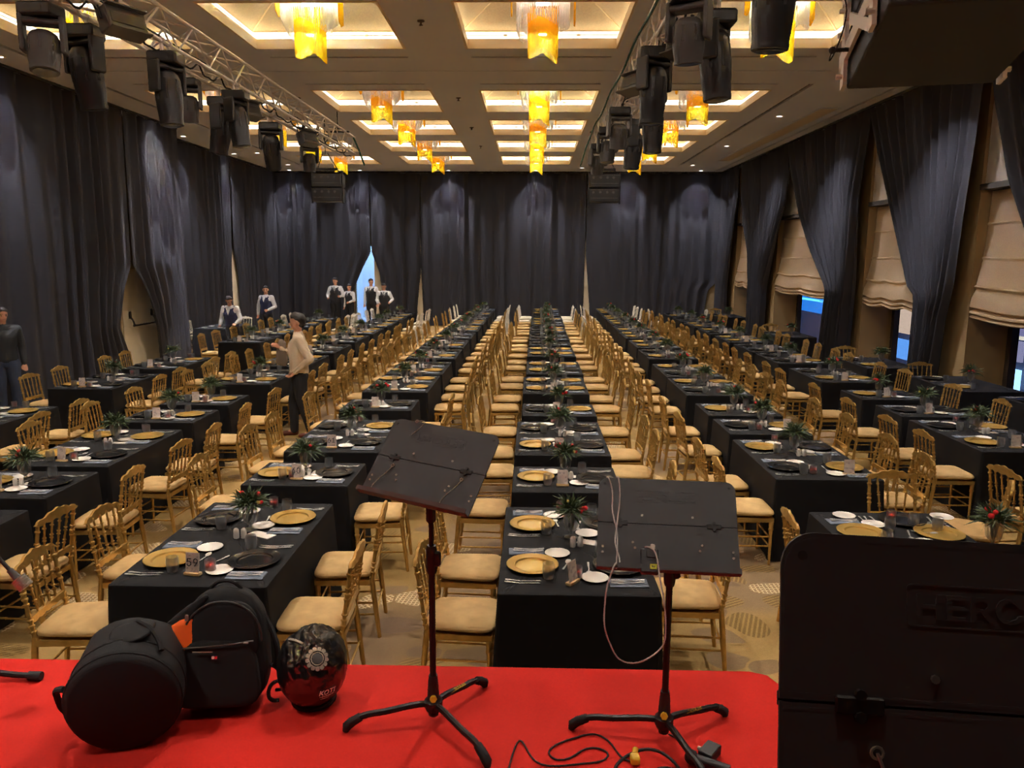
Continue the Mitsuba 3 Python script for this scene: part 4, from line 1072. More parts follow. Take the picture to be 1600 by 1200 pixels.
def music_stand(base, feet, c, yaw, rec, w, h, label, roll=0.0, wires='lip', logo=True):
    k = num('music_stand')
    a, b, g = map(math.radians, (yaw, rec, roll))
    ex = np.array([math.cos(a), math.sin(a), 0]); fw_ = np.array([-math.sin(a), math.cos(a), 0]); up = np.array([0, 0, 1]) * math.cos(b) + fw_ * math.sin(b)
    ex, up = ex * math.cos(g) + up * math.sin(g), -ex * math.sin(g) + up * math.cos(g)
    n_ = np.cross(ex, up)
    F = lambda m: frame(m, c, ex, up, n_)
    hw, hh, r = w / 2, h / 2, .035
    upper = sbox(-hw, .0015, hw, hh).intersection(unary_union([sbox(-hw, -1, hw, hh - r), sbox(-hw + r, -1, hw - r, hh), Point(-hw + r, hh - r).buffer(r, 8), Point(hw - r, hh - r).buffer(r, 8)]))
    lower = sbox(-hw, -hh, hw, -.0015)
    for nm, pgx in (('upper_panel', upper), ('lower_panel', lower)):
        put(f'{k}__desk__{nm}', F(join(extr(pgx, .004), mv(extr(pgx.buffer(-.004).difference(pgx.buffer(-.0075)), .0005), (0, 0, .004)))), 'mat_desk', 30)
    for sx in (-1, 1):
        put(child(k + '__desk', 'hinge'), F(join(box((sx * hw * .67, 0, .006), (.05, .018, .005), .002), cyl((sx * hw * .67, .011, .004), (sx * hw * .67, .011, .011), .006, n=8), cyl((sx * hw * .67, -.011, .004), (sx * hw * .67, -.011, .011), .006, n=8))), 'mat_black_metal', 30)
    put(f'{k}__desk__screw', F(join([cyl((x, y, .003), (x, y, .0075), .0045, n=8) for x, y in SCREWS])), 'mat_wire', 30)
    put(f'{k}__desk__corner_hole', F(join([cyl((sx * (hw - .022), hh - .024, .003), (sx * (hw - .022), hh - .024, .0045), .005, n=10) for sx in (-1, 1)])), 'mat_rubber', 30)
    put(f'{k}__desk__hinge_strip', F(box((0, 0, -.004), (w, .014, .003))), 'mat_rubber', False)
    lipd = join(box((0, -hh + .002, .018), (w + .0, .004, .036)), box((0, -hh + .010, .036), (w, .016, .003)))
    put(f'{k}__desk__lip', F(lipd), 'mat_brown_lip' if wires == 'lip' else 'mat_desk', 30)
    if wires == 'lip':
        ww = [[(x, -.035, .007), (x - .012, -.07, .009), (x - .03, -.10, .010), (x - .042, -.13, .012), (x - .044, -hh + .012, .012)] for x in (-.155, .16)]
        ww.append([(-.14, hh, .007), (-.10, hh - .005, .011), (-.115, hh - .035, .009), (-.135, hh - .065, .008)])
    elif wires == 'wide':
        ww = [[(x, -.045, .007), (x + .006, -.062, .010), (x + .012, -.085, .011), (x + .014, -.12, .011), (x + .012, -hh + .012, .012)] for x in (-.147, .15)]
    else:
        ww = [[(x, -hh + .014, .012), (x + .06, -hh + .013, .012), (x + .12, -hh + .014, .012), (x + .14, -hh + .008, .014)] for x in (-.24, .0)]
    for p in ww:
        put(child(k + '__desk', 'page_wire'), F(join(tube(spline(p, 24), .0019, 6), mv(trimesh.creation.torus(.006, .0017, major_sections=14, minor_sections=6), p[0]))), 'mat_wire', 40)
    if logo:
        t = meshkit.text_mesh('HERCULES', .024, .0016, bold=True)
        t.apply_scale([.212 / np.ptp(t.bounds[:, 0]), 1, 1]); t.apply_translation([-t.bounds[:, 0].mean(), .1035 - t.bounds[:, 1].mean(), .0038])
        fr_ = sbox(-.110, .0885, .110, .1205).buffer(.006, 4)
        put(f'{k}__desk__logo', F(join(t, mv(extr(fr_.difference(fr_.buffer(-.002)), .0011), (0, 0, .0038)))), 'mat_desk', False)
    # pole, clutch, hub, legs
    bz = SZ + .075
    bx, by = base
    top = np.array(c) - n_ * .045 - up * .02
    put(k + '__pole', join(cyl((bx, by, bz), (bx, by, SZ + .62), .0125), cyl((bx, by, SZ + .6), (bx, by, top[2] - .10), .0095), cyl((bx, by, top[2] - .10), top, .0095)), 'mat_black_metal', 40)
    put(k + '__desk_bracket', join(cyl(top, np.array(c) - n_ * .004 - up * .02, .016), F(box((0, -.02, -.012), (.09, .07, .018), .004)), box((bx, by, top[2] - .13), (.035, .035, .08), .01)), 'mat_black_plastic', 30)
    put(k + '__clutch', join(lathe([(0, 0), (.018, 0), (.022, .02), (.022, .09), (.017, .11), (0, .11)], 14, (bx, by, SZ + .62)), box((bx + .022, by - .008, SZ + .68), (.03, .025, .06), .008)), 'mat_black_plastic', 40)
    put(k + '__hub', join(lathe([(0, -.03), (.028, -.03), (.036, -.012), (.036, .012), (.024, .025), (.020, .09), (.017, .12), (0, .12)], 18, (bx, by, bz)), lathe([(.0, 0), (.02, 0), (.02, .012), (0, .014)], 14, (bx, by, bz - .05))), 'mat_black_plastic', 40)
    dirc = -np.array([bx, by]) / np.hypot(bx, by)
    kn = np.array([bx + dirc[0] * .026, by + dirc[1] * .026, bz + .035])
    put(k + '__knob', cyl(kn, kn + np.array([dirc[0], dirc[1], .1]) * .012, .014, n=6), 'mat_knob_yellow', False)
    for i, (fx_, fy_) in enumerate(feet):
        d = np.array([fx_ - bx, fy_ - by]); L = np.hypot(*d); d = d / L
        P = lambda r_, z: (bx + d[0] * r_, by + d[1] * r_, z)
        path = spline([P(.03, bz), P(.12, bz - .003), P(L * .62, bz - .012), P(L - .07, bz - .016), P(L - .025, bz - .034), P(L, SZ + .022)], 26)
        lg = child(k, 'leg')
        put(lg, tube(path, .0125, 8), 'mat_black_metal', 40)
        put(lg + '__foot', join(tube(np.array([path[-6], path[-3], path[-1], np.array(P(L + .004, SZ + .004))]), [.0165, .0185, .019, .012], 10)), 'mat_rubber', 40)
        if i == 1:
            t = meshkit.text_mesh('HERCULES', .012, .001, bold=True)
            s_ = -1.0 if d[0] < 0 else 1.0
            tdir = np.array([d[0], d[1], -.03]); nrm = np.array([d[1], -d[0], 0]) * .55 + np.array([0, 0, .83]); nrm /= np.linalg.norm(nrm)
            yv = np.cross(nrm, tdir)
            put(lg + '__lettering', frame(t, np.array(P(L * .30, bz - .004)) + nrm * .0125 - yv * .006, tdir / np.linalg.norm(tdir), yv, nrm), 'mat_knob_yellow', False)
    tag(k, label, 'music stand')
    return k, F


music_stand((-.373, 2.80), [(-.70, 2.715), (-.186, 3.045), (-.145, 2.52)], np.array([-.38, 2.845, 1.834]), -24.9, 42.1, .49, .34, 'black folding music stand with page wires, left of the two full stands', roll=-3.0)
k2, F2 = music_stand((.522, 2.715), [(.175, 2.755), (.79, 2.862), (.63, 2.40)], np.array([.491, 2.645, 1.677]), -5.9, 38.7, .49, .345, 'black music stand with a white cable and small black box on its desk', wires='low')
music_stand((.52, .90), [(.20, .80), (.60, 1.22), (.80, .68)], np.array([.506, .738, 2.158]), -1.5, 16.2, .49, .345, 'closest dark music stand desk at the lower right corner', roll=-2.1, wires='wide')

# things on and around the second stand
mat('mat_white_cable', lin(196, 190, 184), .5)
mat('mat_label_yellow', lin(214, 224, 60), .5)
k = 'cable_white'
k = num('white_cable')
put(k, join(tube(spline([(.288, 2.80, 1.80), (.293, 2.766, 1.814), (.304, 2.730, 1.770), (.301, 2.684, 1.713), (.310, 2.650, 1.672), (.313, 2.609, 1.622), (.304, 2.55, 1.575), (.290, 2.47, 1.60), (.263, 2.43, 1.546), (.254, 2.42, 1.478), (.258, 2.42, 1.387), (.279, 2.42, 1.33), (.308, 2.42, 1.284), (.356, 2.42, 1.271), (.419, 2.42, 1.30), (.452, 2.42, 1.338), (.459, 2.42, 1.391), (.451, 2.43, 1.493), (.438, 2.46, 1.571), (.432, 2.52, 1.625), (.405, 2.575, 1.622)], 140), .0028, 6),
         tube(spline([(.326, 2.80, 1.80), (.328, 2.763, 1.816), (.331, 2.720, 1.764), (.321, 2.675, 1.706), (.314, 2.648, 1.672), (.306, 2.60, 1.616), (.316, 2.56, 1.578), (.300, 2.53, 1.56)], 60), .0028, 6)), 'mat_white_cable', 40)
tag(k, 'thin white cable looped over the second music stand and hanging below', 'cable')
k = num('cable_box')
put(k + '__case', F2(join(box((-.063, -.142, .022), (.062, .085, .032), .004), box((-.058, -.118, .040), (.034, .03, .006), .002))), 'mat_black_plastic', 30)
put(k + '__label', F2(box((-.05, -.163, .0388), (.024, .018, .0012))), 'mat_label_yellow', False)
put(k + '__label__print', F2(join([box((-.054 + q * .004, -.163, .0396), (.0022, .006, .0006)) for q in range(3)])), 'mat_ink', False)
put(k + '__plug', F2(box((-.052, -.092, .030), (.016, .020, .014), .003)), 'mat_white_cable', False)
tag(k, 'small black box with a yellow label on the second music stand', 'electronic box')
for i, (pts, lab) in enumerate([([(-.07, 2.48), (-.043, 2.64), (-.029, 2.671), (.005, 2.603), (.061, 2.532), (.131, 2.531), (.224, 2.548), (.284, 2.571), (.299, 2.601), (.266, 2.634), (.218, 2.629), (.156, 2.575), (.104, 2.566), (.081, 2.602), (.106, 2.648), (.186, 2.698), (.261, 2.72), (.317, 2.663), (.355, 2.577), (.385, 2.56)], 'thin black cable curling over the red carpet beside the second stand'),
                                ([(.31, 2.48), (.325, 2.54), (.36, 2.585), (.44, 2.605), (.50, 2.58), (.55, 2.52), (.58, 2.42)], 'thicker black cable arching over the foot of the second stand'),
                                ([(.40, 2.40), (.44, 2.50), (.50, 2.53), (.56, 2.50), (.60, 2.44)], 'short black cable loop at the bottom edge beside the second stand'),
                                ([(.545, 2.73), (.566, 2.71), (.603, 2.649), (.63, 2.624)], 'thin black cable ending at a black adapter')]):
    put(num('floor_cable'), tube(spline([(x, y, SZ + .005 + (.02 if i == 1 and .36 < x < .55 else 0)) for x, y in pts], 140), [.0032, .006, .005, .003][i], 6), 'mat_rubber', 40)
    tag('floor_cable' + (f'_{i:03d}' if i else ''), lab, 'cable')
k = num('plug')
put(k, join(rbox(.035, .04, .032, .009).apply_translation((.392, 2.555, SZ + .02)), cyl((.392, 2.575, SZ + .025), (.400, 2.60, SZ + .03), .011)), 'mat_knob_yellow', 40)
tag(k, 'small yellow plug on the red carpet at the bottom edge', 'plug')
k = num('adapter')
put(k + '__body', mv(rbox(.055, .085, .04, .006), (.672, 2.60, SZ + .022), (-38, [0, 0, 1])), 'mat_black_plastic', 30)
put(k + '__connector', cyl((.635, 2.628, SZ + .02), (.65, 2.617, SZ + .02), .008), 'mat_wire', 30)
tag(k, 'black power adapter on the red carpet right of the second stand', 'adapter')
k = num('microphone')
put(k, join(cyl((.60, 2.56, SZ + .024), (.72, 2.50, SZ + .024), .02, .016, 14), trimesh.creation.icosphere(2, .026).apply_translation((.598, 2.562, SZ + .026))), 'mat_black_plastic', 40)
tag(k, 'black cylindrical microphone lying at the bottom edge of the carpet', 'microphone')

# microphone stand at the left edge: only its boom and a foot reach into the photograph
k = num('microphone_stand')
put(k + '__leg', join(tube(spline([(-2.52, 3.03, SZ + .10), (-2.40, 3.035, SZ + .055), (-2.25, 3.037, SZ + .026), (-2.15, 3.037, SZ + .02)], 16), .013, 8), tube(spline([(-2.52, 3.03, SZ + .10), (-2.68, 2.82, SZ + .03)], 6), .013, 8), tube(spline([(-2.52, 3.03, SZ + .10), (-2.72, 3.18, SZ + .02)], 6), .013, 8)), 'mat_black_metal', 40)
put(k + '__leg_cap', cyl((-2.16, 3.037, SZ + .02), (-2.105, 3.037, SZ + .019), .019, n=12), 'mat_rubber', 40)
put(k + '__pole', cyl((-2.52, 3.03, SZ + .08), (-2.52, 3.03, 1.62), .012), 'mat_black_metal', 40)
put(k + '__boom', cyl((-2.62, 3.02, 1.86), (-2.165, 3.0, 1.315), .008), 'mat_black_metal', 40)
tag(k, 'black microphone stand reaching in at the left photo edge', 'microphone stand')
k = num('microphone')
dv = np.array([.062, 0, -.072]); dv /= np.linalg.norm(dv); p0 = np.array([-2.17, 3.0, 1.32])
put(k + '__body', join(cyl(p0, p0 + dv * .055, .012, .017, 14)), 'mat_fixture_grey', 40)
put(k + '__grille', join(cyl(p0 + dv * .05, p0 + dv * .10, .030, .030, 18), [mv(trimesh.creation.torus(.0305, .0022, major_sections=20, minor_sections=5), (0, 0, 0)).apply_transform(trimesh.geometry.align_vectors([0, 0, 1], dv)).apply_translation(p0 + dv * (.052 + .011 * q)) for q in range(5)]), 'mat_wire', 40)
tag(k, 'grey microphone head with a metal grille at the left edge', 'microphone')

# ---- drum bag, backpack, helmet
def weave(p, n, uv):
    return mi.Color3f(lin(22, 20, 20)) * (.75 + .5 * noise(p.x * 420, p.y * 420, p.z * 420))


mat('mat_bag', proc(weave), .85, sheen=.3, specular=.2)
mat('mat_bag_dark', lin(13, 12, 12), .9)
mat('mat_orange', lin(236, 96, 22), .8, sheen=.3)
mat('mat_zip', lin(60, 58, 56), .35, .5)
mat('mat_white_print', lin(235, 232, 228), .5)
mat('mat_red_print', lin(200, 28, 36), .5)
mat('mat_navy_print', lin(26, 30, 62), .5)
mat('mat_helmet', lin(10, 9, 10), .07, specular=.8, clearcoat=1.0, clearcoat_gloss=.97)
mat('mat_silver_print', lin(176, 166, 150), .3, .5)
yaw = math.radians(16)
ax = np.array([math.sin(yaw), -math.cos(yaw), -.10]); ax /= np.linalg.norm(ax)          # towards the camera
ay = np.cross([0, 0, 1], ax); ay /= np.linalg.norm(ay); az = np.cross(ax, ay)
bc = np.array([-1.495, 2.60, SZ + .200])
bag_prof = [(0, -.26), (.15, -.258), (.185, -.245), (.196, -.22), (.200, -.1), (.203, 0), (.205, .008), (.203, .016), (.200, .02), (.199, .03), (.192, .046), (.176, .055), (.10, .064), (0, .068)]
bm = lathe(bag_prof, 56)
nz = meshkit.noise(bm.vertices * 14 + 3) - .5
bm.vertices *= (1 + .05 * nz * (bm.vertices[:, 2] < .0))[:, None]
def pack(hx, hy, hz, e1, e2, nu=40, nv=64, wr=.006, sd=0):
    def f(u, v):
        th, ph = (u - .5) * math.pi, v * 2 * math.pi
        sg = lambda a, e: np.sign(a) * np.abs(a) ** e
        z = hz * sg(np.sin(th), e1)
        t = np.clip((z + hz) / (2 * hz), 0, 1)
        w = 1 - .30 * t ** 2.2
        p = np.stack([hx * w * sg(np.cos(th), e1) * sg(np.cos(ph), e2), hy * (1 - .25 * t) * sg(np.cos(th), e1) * sg(np.sin(ph), e2), z], -1)
        return p * (1 + (wr / hx) * 2 * (meshkit.fbm(p * [9, 9, 14] + sd, 3) - .5))[..., None]
    return grid(f, nu, nv)


k = num('drum_bag')
FB = lambda m: frame(m, bc, ay, az, ax)
put(k + '__shell', FB(bm), 'mat_bag', 40)
put(k + '__piping', FB(join([mv(trimesh.creation.torus(.201, .0045, major_sections=56, minor_sections=6), (0, 0, z)) for z in (.022, -.06)])), 'mat_bag_dark', 40)
put(k + '__handle', FB(tube(spline([(-.205, .05, -.02), (-.235, .035, -.04), (-.245, -.02, -.07), (-.24, -.08, -.09), (-.205, -.11, -.09)], 24), .012, 8)), 'mat_bag_dark', 40)
put(k + '__top_flap', FB(join(mv(pack(.085, .016, .07, .6, .6, 14, 24, .006, 8), (.02, .197, -.11), (8, [0, 0, 1])), tube(spline([(.03, .205, -.17), (.07, .217, -.12), (.12, .19, -.06), (.135, .165, -.02)], 20), .010, 7))), 'mat_bag', 40)
tag(k, 'round black drum bag lying on its side on the red carpet', 'bag')

k = num('backpack')


bk = np.array([-1.25, 2.93, SZ + .236])
KS = np.diag([1.08, 1, .89, 1])
lean = trimesh.transformations.rotation_matrix(math.radians(-14), [1, 0, 0]); tw = trimesh.transformations.rotation_matrix(math.radians(9), [0, 0, 1]); rl = trimesh.transformations.rotation_matrix(math.radians(3), [0, 1, 0])
MB = trimesh.transformations.translation_matrix(bk) @ tw @ rl @ lean @ KS
FK = lambda m: m.copy().apply_transform(MB)
put(k + '__body', FK(pack(.178, .105, .262, .55, .5)), 'mat_bag', True)
pocket = mv(pack(.158, .04, .15, .4, .45, 24, 48, .005, 5), (0, -.095, -.095))
put(k + '__front_pocket', FK(pocket), 'mat_bag', True)
panel = mv(pack(.132, .03, .13, .5, .5, 20, 40, .004, 9), (.015, -.088, .09))
put(k + '__front_panel', FK(panel), 'mat_bag', True)
zp = [(.142 * math.cos(a) + .008, -.098 - .012 * abs(math.sin(a)), .045 + .175 * max(0, math.sin(a))) for a in np.linspace(-.15, math.pi * .86, 26)]
put(k + '__zipper', FK(join(tube(np.array(zp), .0045, 6), tube(np.array([(-.13, -.128, .020), (-.04, -.137, .030), (.05, -.137, .040), (.125, -.126, .052)]), .004, 6))), 'mat_zip', 40)
put(k + '__zipper_pull', FK(join(box((-.118, -.112, .15), (.012, .010, .03), .003), box((.10, -.136, .045), (.018, .008, .008), .002), box((-.05, -.139, .008), (.07, .004, .006), .001))), 'mat_wire', False)
org = pack(.07, .035, .10, .8, .8, 22, 36, .016, 3)
org.apply_transform(trimesh.transformations.rotation_matrix(math.radians(32), [0, 1, 0])); org.apply_translation((-.145, -.085, .055))
put(k + '__orange_cloth', FK(org), 'mat_orange', True)
put(k + '__open_flap', FK(mv(pack(.03, .03, .13, .7, .7, 18, 30, .012, 21), (0, 0, 0), (38, [0, 1, 0])).apply_translation((-.150, -.062, .125))), 'mat_bag', True)
put(k + '__handle', FK(tube(spline([(-.06, .0, .255), (-.04, -.01, .285), (.0, -.012, .296), (.03, -.01, .283), (.05, 0, .258)], 20), .009, 8)), 'mat_bag_dark', 40)
put(k + '__strap', FK(join(tube(spline([(.13, .02, .15), (.18, -.01, .05), (.20, -.02, -.02), (.19, -.01, -.1)], 20), .011, 7), tube(spline([(.17, .0, -.09), (.215, -.02, -.12), (.235, -.03, -.18), (.20, -.02, -.20)], 16), .008, 7))), 'mat_bag_dark', 40)
fl = [(box((-.012, -.1405, -.016), (.010, .002, .012)), 'mat_white_print'), (box((-.002, -.1405, -.016), (.010, .002, .012)), 'mat_red_print'), (join(box((-.007, -.1405, -.0085), (.020, .002, .003)), box((-.007, -.1405, -.0235), (.020, .002, .003))), 'mat_navy_print')]
for m_, mt in fl: put(child(k, 'flag_tag'), FK(m_), mt, False)
tag(k, 'black backpack with orange cloth showing at its open zipper', 'backpack')

k = num('helmet')
hc, hr = np.array([-.885, 2.92, SZ + .156]), np.array([.140, .160, .158])


def on_shell(m, d0, roll, off):
    """Lays a flat mesh (x, y, z as thickness) onto the helmet around the direction d0."""
    d0 = np.asarray(d0, float); d0 /= np.linalg.norm(d0)
    e1 = np.cross([0, 0, 1], d0); e1 /= np.linalg.norm(e1); e2 = np.cross(d0, e1)
    c_, s_ = math.cos(roll), math.sin(roll); e1, e2 = e1 * c_ + e2 * s_, -e1 * s_ + e2 * c_
    v = m.vertices
    d = d0 + np.outer(v[:, 0] / .14, e1) + np.outer(v[:, 1] / .14, e2); d /= np.linalg.norm(d, axis=1, keepdims=True)
    r = 1 / np.sqrt(((d / hr) ** 2).sum(1))
    return trimesh.Trimesh(hc + d * (r + off + v[:, 2])[:, None], m.faces, process=False)


hs = trimesh.creation.icosphere(5, 1.0)
hv = hs.vertices * hr
zr = hs.vertices[:, 2]
film = (meshkit.fbm(hs.vertices * 3.2 + 7, 3) - .5); film = np.abs(film) ** .7 * np.sign(film)
hv = hv * (1 + (.11 * film * np.clip(zr + .35, 0, 1)) + .035 * np.abs(np.sin(hs.vertices[:, 0] * 9 + hs.vertices[:, 2] * 7 + 4 * meshkit.noise(hs.vertices * 2))) * np.clip(zr + .1, 0, 1))[:, None]
hv[:, 2] = np.maximum(hv[:, 2], -.154)
put(k + '__shell', trimesh.Trimesh(hv + hc, hs.faces, process=False), 'mat_helmet', True)
put(k + '__rim', mv(trimesh.creation.torus(.082, .010, major_sections=40, minor_sections=8), (hc[0], hc[1], SZ + .012)), 'mat_rubber', 40)
gear = Point(0, 0).buffer(.030, 24).union(unary_union([Point(.034 * math.cos(a), .034 * math.sin(a)).buffer(.0075, 6) for a in np.linspace(0, 2 * math.pi, 14)[:-1]]))
em = gear.difference(Point(0, 0).buffer(.026, 24)).union(Point(0, 0).buffer(.0225, 24).difference(Point(0, 0).buffer(.019, 20)))
sub = lambda m: m.subdivide().subdivide()
put(k + '__emblem', on_shell(extr(em, .0012), (.34, -.72, .60), .25, .006), 'mat_silver_print', False)
put(k + '__emblem__disc', on_shell(sub(extr(Point(0, 0).buffer(.018, 16), .0008)), (.34, -.72, .60), .25, .006), 'mat_fixture_grey', False)
t = meshkit.text_mesh('KOTI', .020, .0008, bold=True); t.apply_translation([-t.bounds[:, 0].mean(), 0, 0])
put(k + '__lettering', on_shell(join(t, sub(box((0, -.008, .0004), (.06, .003, .0008))), sub(box((-.008, -.018, .0004), (.036, .002, .0008)))), (.60, -.76, -.36), -.12, .003), 'mat_white_print', False)
put(k + '__visor_edge', on_shell(sub(extr(sbox(-.08, -.004, .08, .004), .004)), (-.55, -.25, .95), .5, .004), 'mat_silver_print', False)
put(k + '__chin_strap', tube(spline([hc + np.array([-.125, -.02, -.06]), hc + np.array([-.165, -.04, -.07]), hc + np.array([-.17, -.05, -.11]), hc + np.array([-.13, -.05, -.125])], 16), .008, 7), 'mat_rubber', 40)
tag(k, 'glossy black helmet wrapped in film with a round silver emblem', 'helmet')

# ------------------------------------------------------------------ people
mat('mat_skin', lin(206, 152, 122), .55, specular=.3)
mat('mat_hair', lin(30, 22, 18), .55)
mat('mat_shirt_cream', lin(226, 204, 172), .8)
mat('mat_shirt_white', lin(236, 234, 232), .8)
mat('mat_vest_navy', lin(34, 38, 66), .8)
mat('mat_vest_black', lin(26, 26, 30), .8)
mat('mat_trousers', lin(20, 19, 21), .85)
mat('mat_shoe_brown', lin(92, 40, 28), .4)
mat('mat_shoe_black', lin(16, 15, 15), .35)
mat('mat_jacket', lin(110, 92, 76), .85)
mat('mat_jacket_dark', lin(24, 26, 28), .7)
mat('mat_eye', lin(20, 14, 12), .2)
mat('mat_lips', lin(160, 92, 84), .5)
mat('mat_jeans', lin(44, 52, 70), .85)


def skin_mesh(bones, res, it=8):
    """Bones ((p0, r0), (p1, r1)) as one smooth surface."""
    M = None
    parts = []
    for (p0, r0), (p1, r1) in bones:
        n = 14 if max(r0, r1) > .02 else 10
        parts.append(m3.Manifold.batch_hull([m3.Manifold.sphere(r0, n).translate(tuple(map(float, p0))), m3.Manifold.sphere(r1, n).translate(tuple(map(float, p1)))]))
    M = m3.Manifold.batch_boolean(parts, m3.OpType.Add).refine_to_length(res).to_mesh()
    t = trimesh.Trimesh(M.vert_properties[:, :3], M.tri_verts, process=True)
    trimesh.smoothing.filter_taubin(t, .5, .53, iterations=it)
    return t


def person(x, y, heading, H, cl, label, fine=True, head_turn=0, nod=0, lean_=0, armL=None, armR=None, step=.0, zoff=0.0, hair='short'):
    """Local axes: +y front, +x the person's right... mirrored to left by sx = -1. armL, armR: (elbow, wrist) offsets from the shoulder in heights."""
    k = num('person')
    h = H
    v = lambda a, b, c: np.array([a, b, c], float) * h
    hip, waist, chest, neckb = v(0, 0, .52), v(0, .0, .62), v(0, .0, .73), v(0, -.005, .835)
    sh = {s: v(s * .105, -.008, .805) for s in (-1, 1)}
    hp = {s: v(s * .05, 0, .515) for s in (-1, 1)}
    ft = {s: v(s * .055, s * step, 0) for s in (-1, 1)}
    kn = {s: (hp[s] + ft[s]) / 2 + v(s * .004, .018, .035) for s in (-1, 1)}
    an = {s: ft[s] + v(0, -.012, .045) for s in (-1, 1)}
    arms = {1: armR or ((.03, -.01, -.17), (.035, .03, -.315)), -1: armL or ((-.03, -.01, -.17), (-.035, .03, -.315))}
    el = {s: sh[s] + np.array(arms[s][0]) * h for s in (-1, 1)}
    wr = {s: sh[s] + np.array(arms[s][1]) * h for s in (-1, 1)}
    hd = v(0, .012, .935)
    R_ = trimesh.transformations.rotation_matrix(math.radians(head_turn), [0, 0, 1], v(0, 0, .87)) @ trimesh.transformations.rotation_matrix(math.radians(nod), [1, 0, 0], v(0, 0, .87))
    hh = lambda a, b, c: (R_ @ np.r_[np.array([a, b, c]) * h, 1])[:3]
    r = lambda q: q * h
    head = [((hh(0, -.008, .945), r(.050)), (hh(0, .012, .950), r(.045))), ((hh(0, .018, .915), r(.036)), (hh(0, .006, .94), r(.044))), ((hh(0, .03, .892), r(.018)), (hh(0, .01, .90), r(.034))),
            ((hh(0, .056, .925), r(.0045)), (hh(0, .064, .912), r(.0065))), ((hh(-.043, -.002, .925), r(.007)), (hh(-.046, -.006, .937), r(.009))), ((hh(.043, -.002, .925), r(.007)), (hh(.046, -.006, .937), r(.009))),
            ((hh(-.02, .045, .938), r(.008)), (hh(.02, .045, .938), r(.008)))]
    B = head + [((v(0, -.004, .80), r(.036)), (hh(0, -.004, .90), r(.030)))]
    thin = .86
    B += [((chest, r(.07)), (waist, r(.062))), ((waist, r(.062)), (hip, r(.066)))]
    for s in (-1, 1):
        B += [((chest, r(.06)), (sh[s], r(.030))), ((sh[s], r(.028)), (el[s], r(.021))), ((el[s], r(.021)), (wr[s], r(.0145)))]
        B += [((hip, r(.058)), (hp[s], r(.05))), ((hp[s], r(.05)), (kn[s], r(.032))), ((kn[s], r(.031)), (an[s], r(.02))), ((an[s], r(.02)), (ft[s] + v(0, .05, .018), r(.014)))]
        d = wr[s] - el[s]; d /= np.linalg.norm(d)
        sd = np.cross(d, [0, 1, .2]); sd /= np.linalg.norm(sd); nn = np.cross(sd, d)
        pm = wr[s] + d * r(.035)
        B += [((wr[s], r(.014)), (pm + sd * r(.010), r(.011))), ((wr[s], r(.014)), (pm - sd * r(.010), r(.011)))]
        for i, (q, L) in enumerate(((-.016, .034), (-.0055, .040), (.0055, .037), (.016, .028))):
            k0 = pm + sd * r(q) + d * r(.008); k1 = k0 + (d * .85 + nn * .45) * r(L * .55); k2 = k1 + (d * .45 + nn * .85) * r(L * .5)
            B += [((k0, r(.0058)), (k1, r(.0052))), ((k1, r(.0052)), (k2, r(.0044)))]
        t0 = wr[s] + d * r(.014) - sd * r(.012) * s; t1 = t0 + (d * .7 - sd * s * .5 + nn * .4) * r(.026); t2 = t1 + (d * .9 + nn * .3) * r(.020)
        B += [((t0, r(.008)), (t1, r(.0062))), ((t1, r(.0062)), (t2, r(.005)))]
    res = .014 if fine else .03
    body = skin_mesh(B, res, 5)
    G = trimesh.transformations.translation_matrix((x, y, zoff)) @ trimesh.transformations.rotation_matrix(math.radians(heading), [0, 0, 1])
    Ln = trimesh.transformations.rotation_matrix(math.radians(-lean_), [1, 0, 0], v(0, 0, .5))

    def fin(m, up_only=True):
        w = np.clip((m.vertices[:, 2] / h - .46) / .14, 0, 1)[:, None]
        m = m.copy()
        m.vertices = m.vertices * (1 - w) + trimesh.transform_points(m.vertices, Ln) * w
        return m.apply_transform(G)
    put(k + '__body', fin(body), 'mat_skin', True)
    c = lambda m, z0, z1: m
    # shirt: torso and sleeves
    vs = .062 if cl.get('vest') else .078
    S = [((v(0, -.004, .80), r(.046)), (v(0, -.006, .838), r(.040))), ((chest, r(.083)), (waist, r(.074 if vs > .07 else .066))), ((waist, r(.074 if vs > .07 else .066)), (hip + v(0, 0, .01), r(vs)))]
    for s in (-1, 1):
        S += [((chest + v(s * .035, 0, .0), r(.074)), (sh[s], r(.042))), ((waist + v(s * .03, 0, 0), r(.062)), (chest + v(s * .04, 0, 0), r(.072))), ((v(0, -.004, .81), r(.045)), (sh[s], r(.040))), ((sh[s], r(.042)), (el[s], r(.033))), ((el[s], r(.033)), (wr[s] - (wr[s] - el[s]) * .06, r(.024)))]
        S += [((hip + v(s * .03, 0, .015), r(vs - .01)), (waist + v(s * .03, 0, 0), r(min(.062, vs - .006))))]
    put(k + '__shirt', fin(skin_mesh(S, res * 1.3, 6)), cl['shirt'], True)
    if cl.get('vest'):
        V = [((chest, r(.089)), (waist, r(.080)))]
        for s in (-1, 1):
            V += [((chest + v(s * .035, 0, 0), r(.079)), (v(s * .07, -.006, .815), r(.036))), ((waist + v(s * .032, 0, 0), r(.068)), (chest + v(s * .04, 0, 0), r(.077))), ((hip + v(s * .032, 0, .03), r(.074)), (waist + v(s * .032, 0, 0), r(.068)))]
        put(k + '__vest', fin(skin_mesh(V, res * 1.4, 6)), cl['vest'], True)
        # the shirt front that shows in the vest's opening, and the tie
        put(k + '__shirt_front', fin(grid(lambda a, b: np.stack([(a - .5) * .075 * (1 - b * .92) * h, (.076 + .016 * np.sin(b * 2.2)) * h - np.abs(a - .5) * .03 * h * (1 - b), (.825 - .10 * b) * h], -1), 7, 7)), cl['shirt'], True)
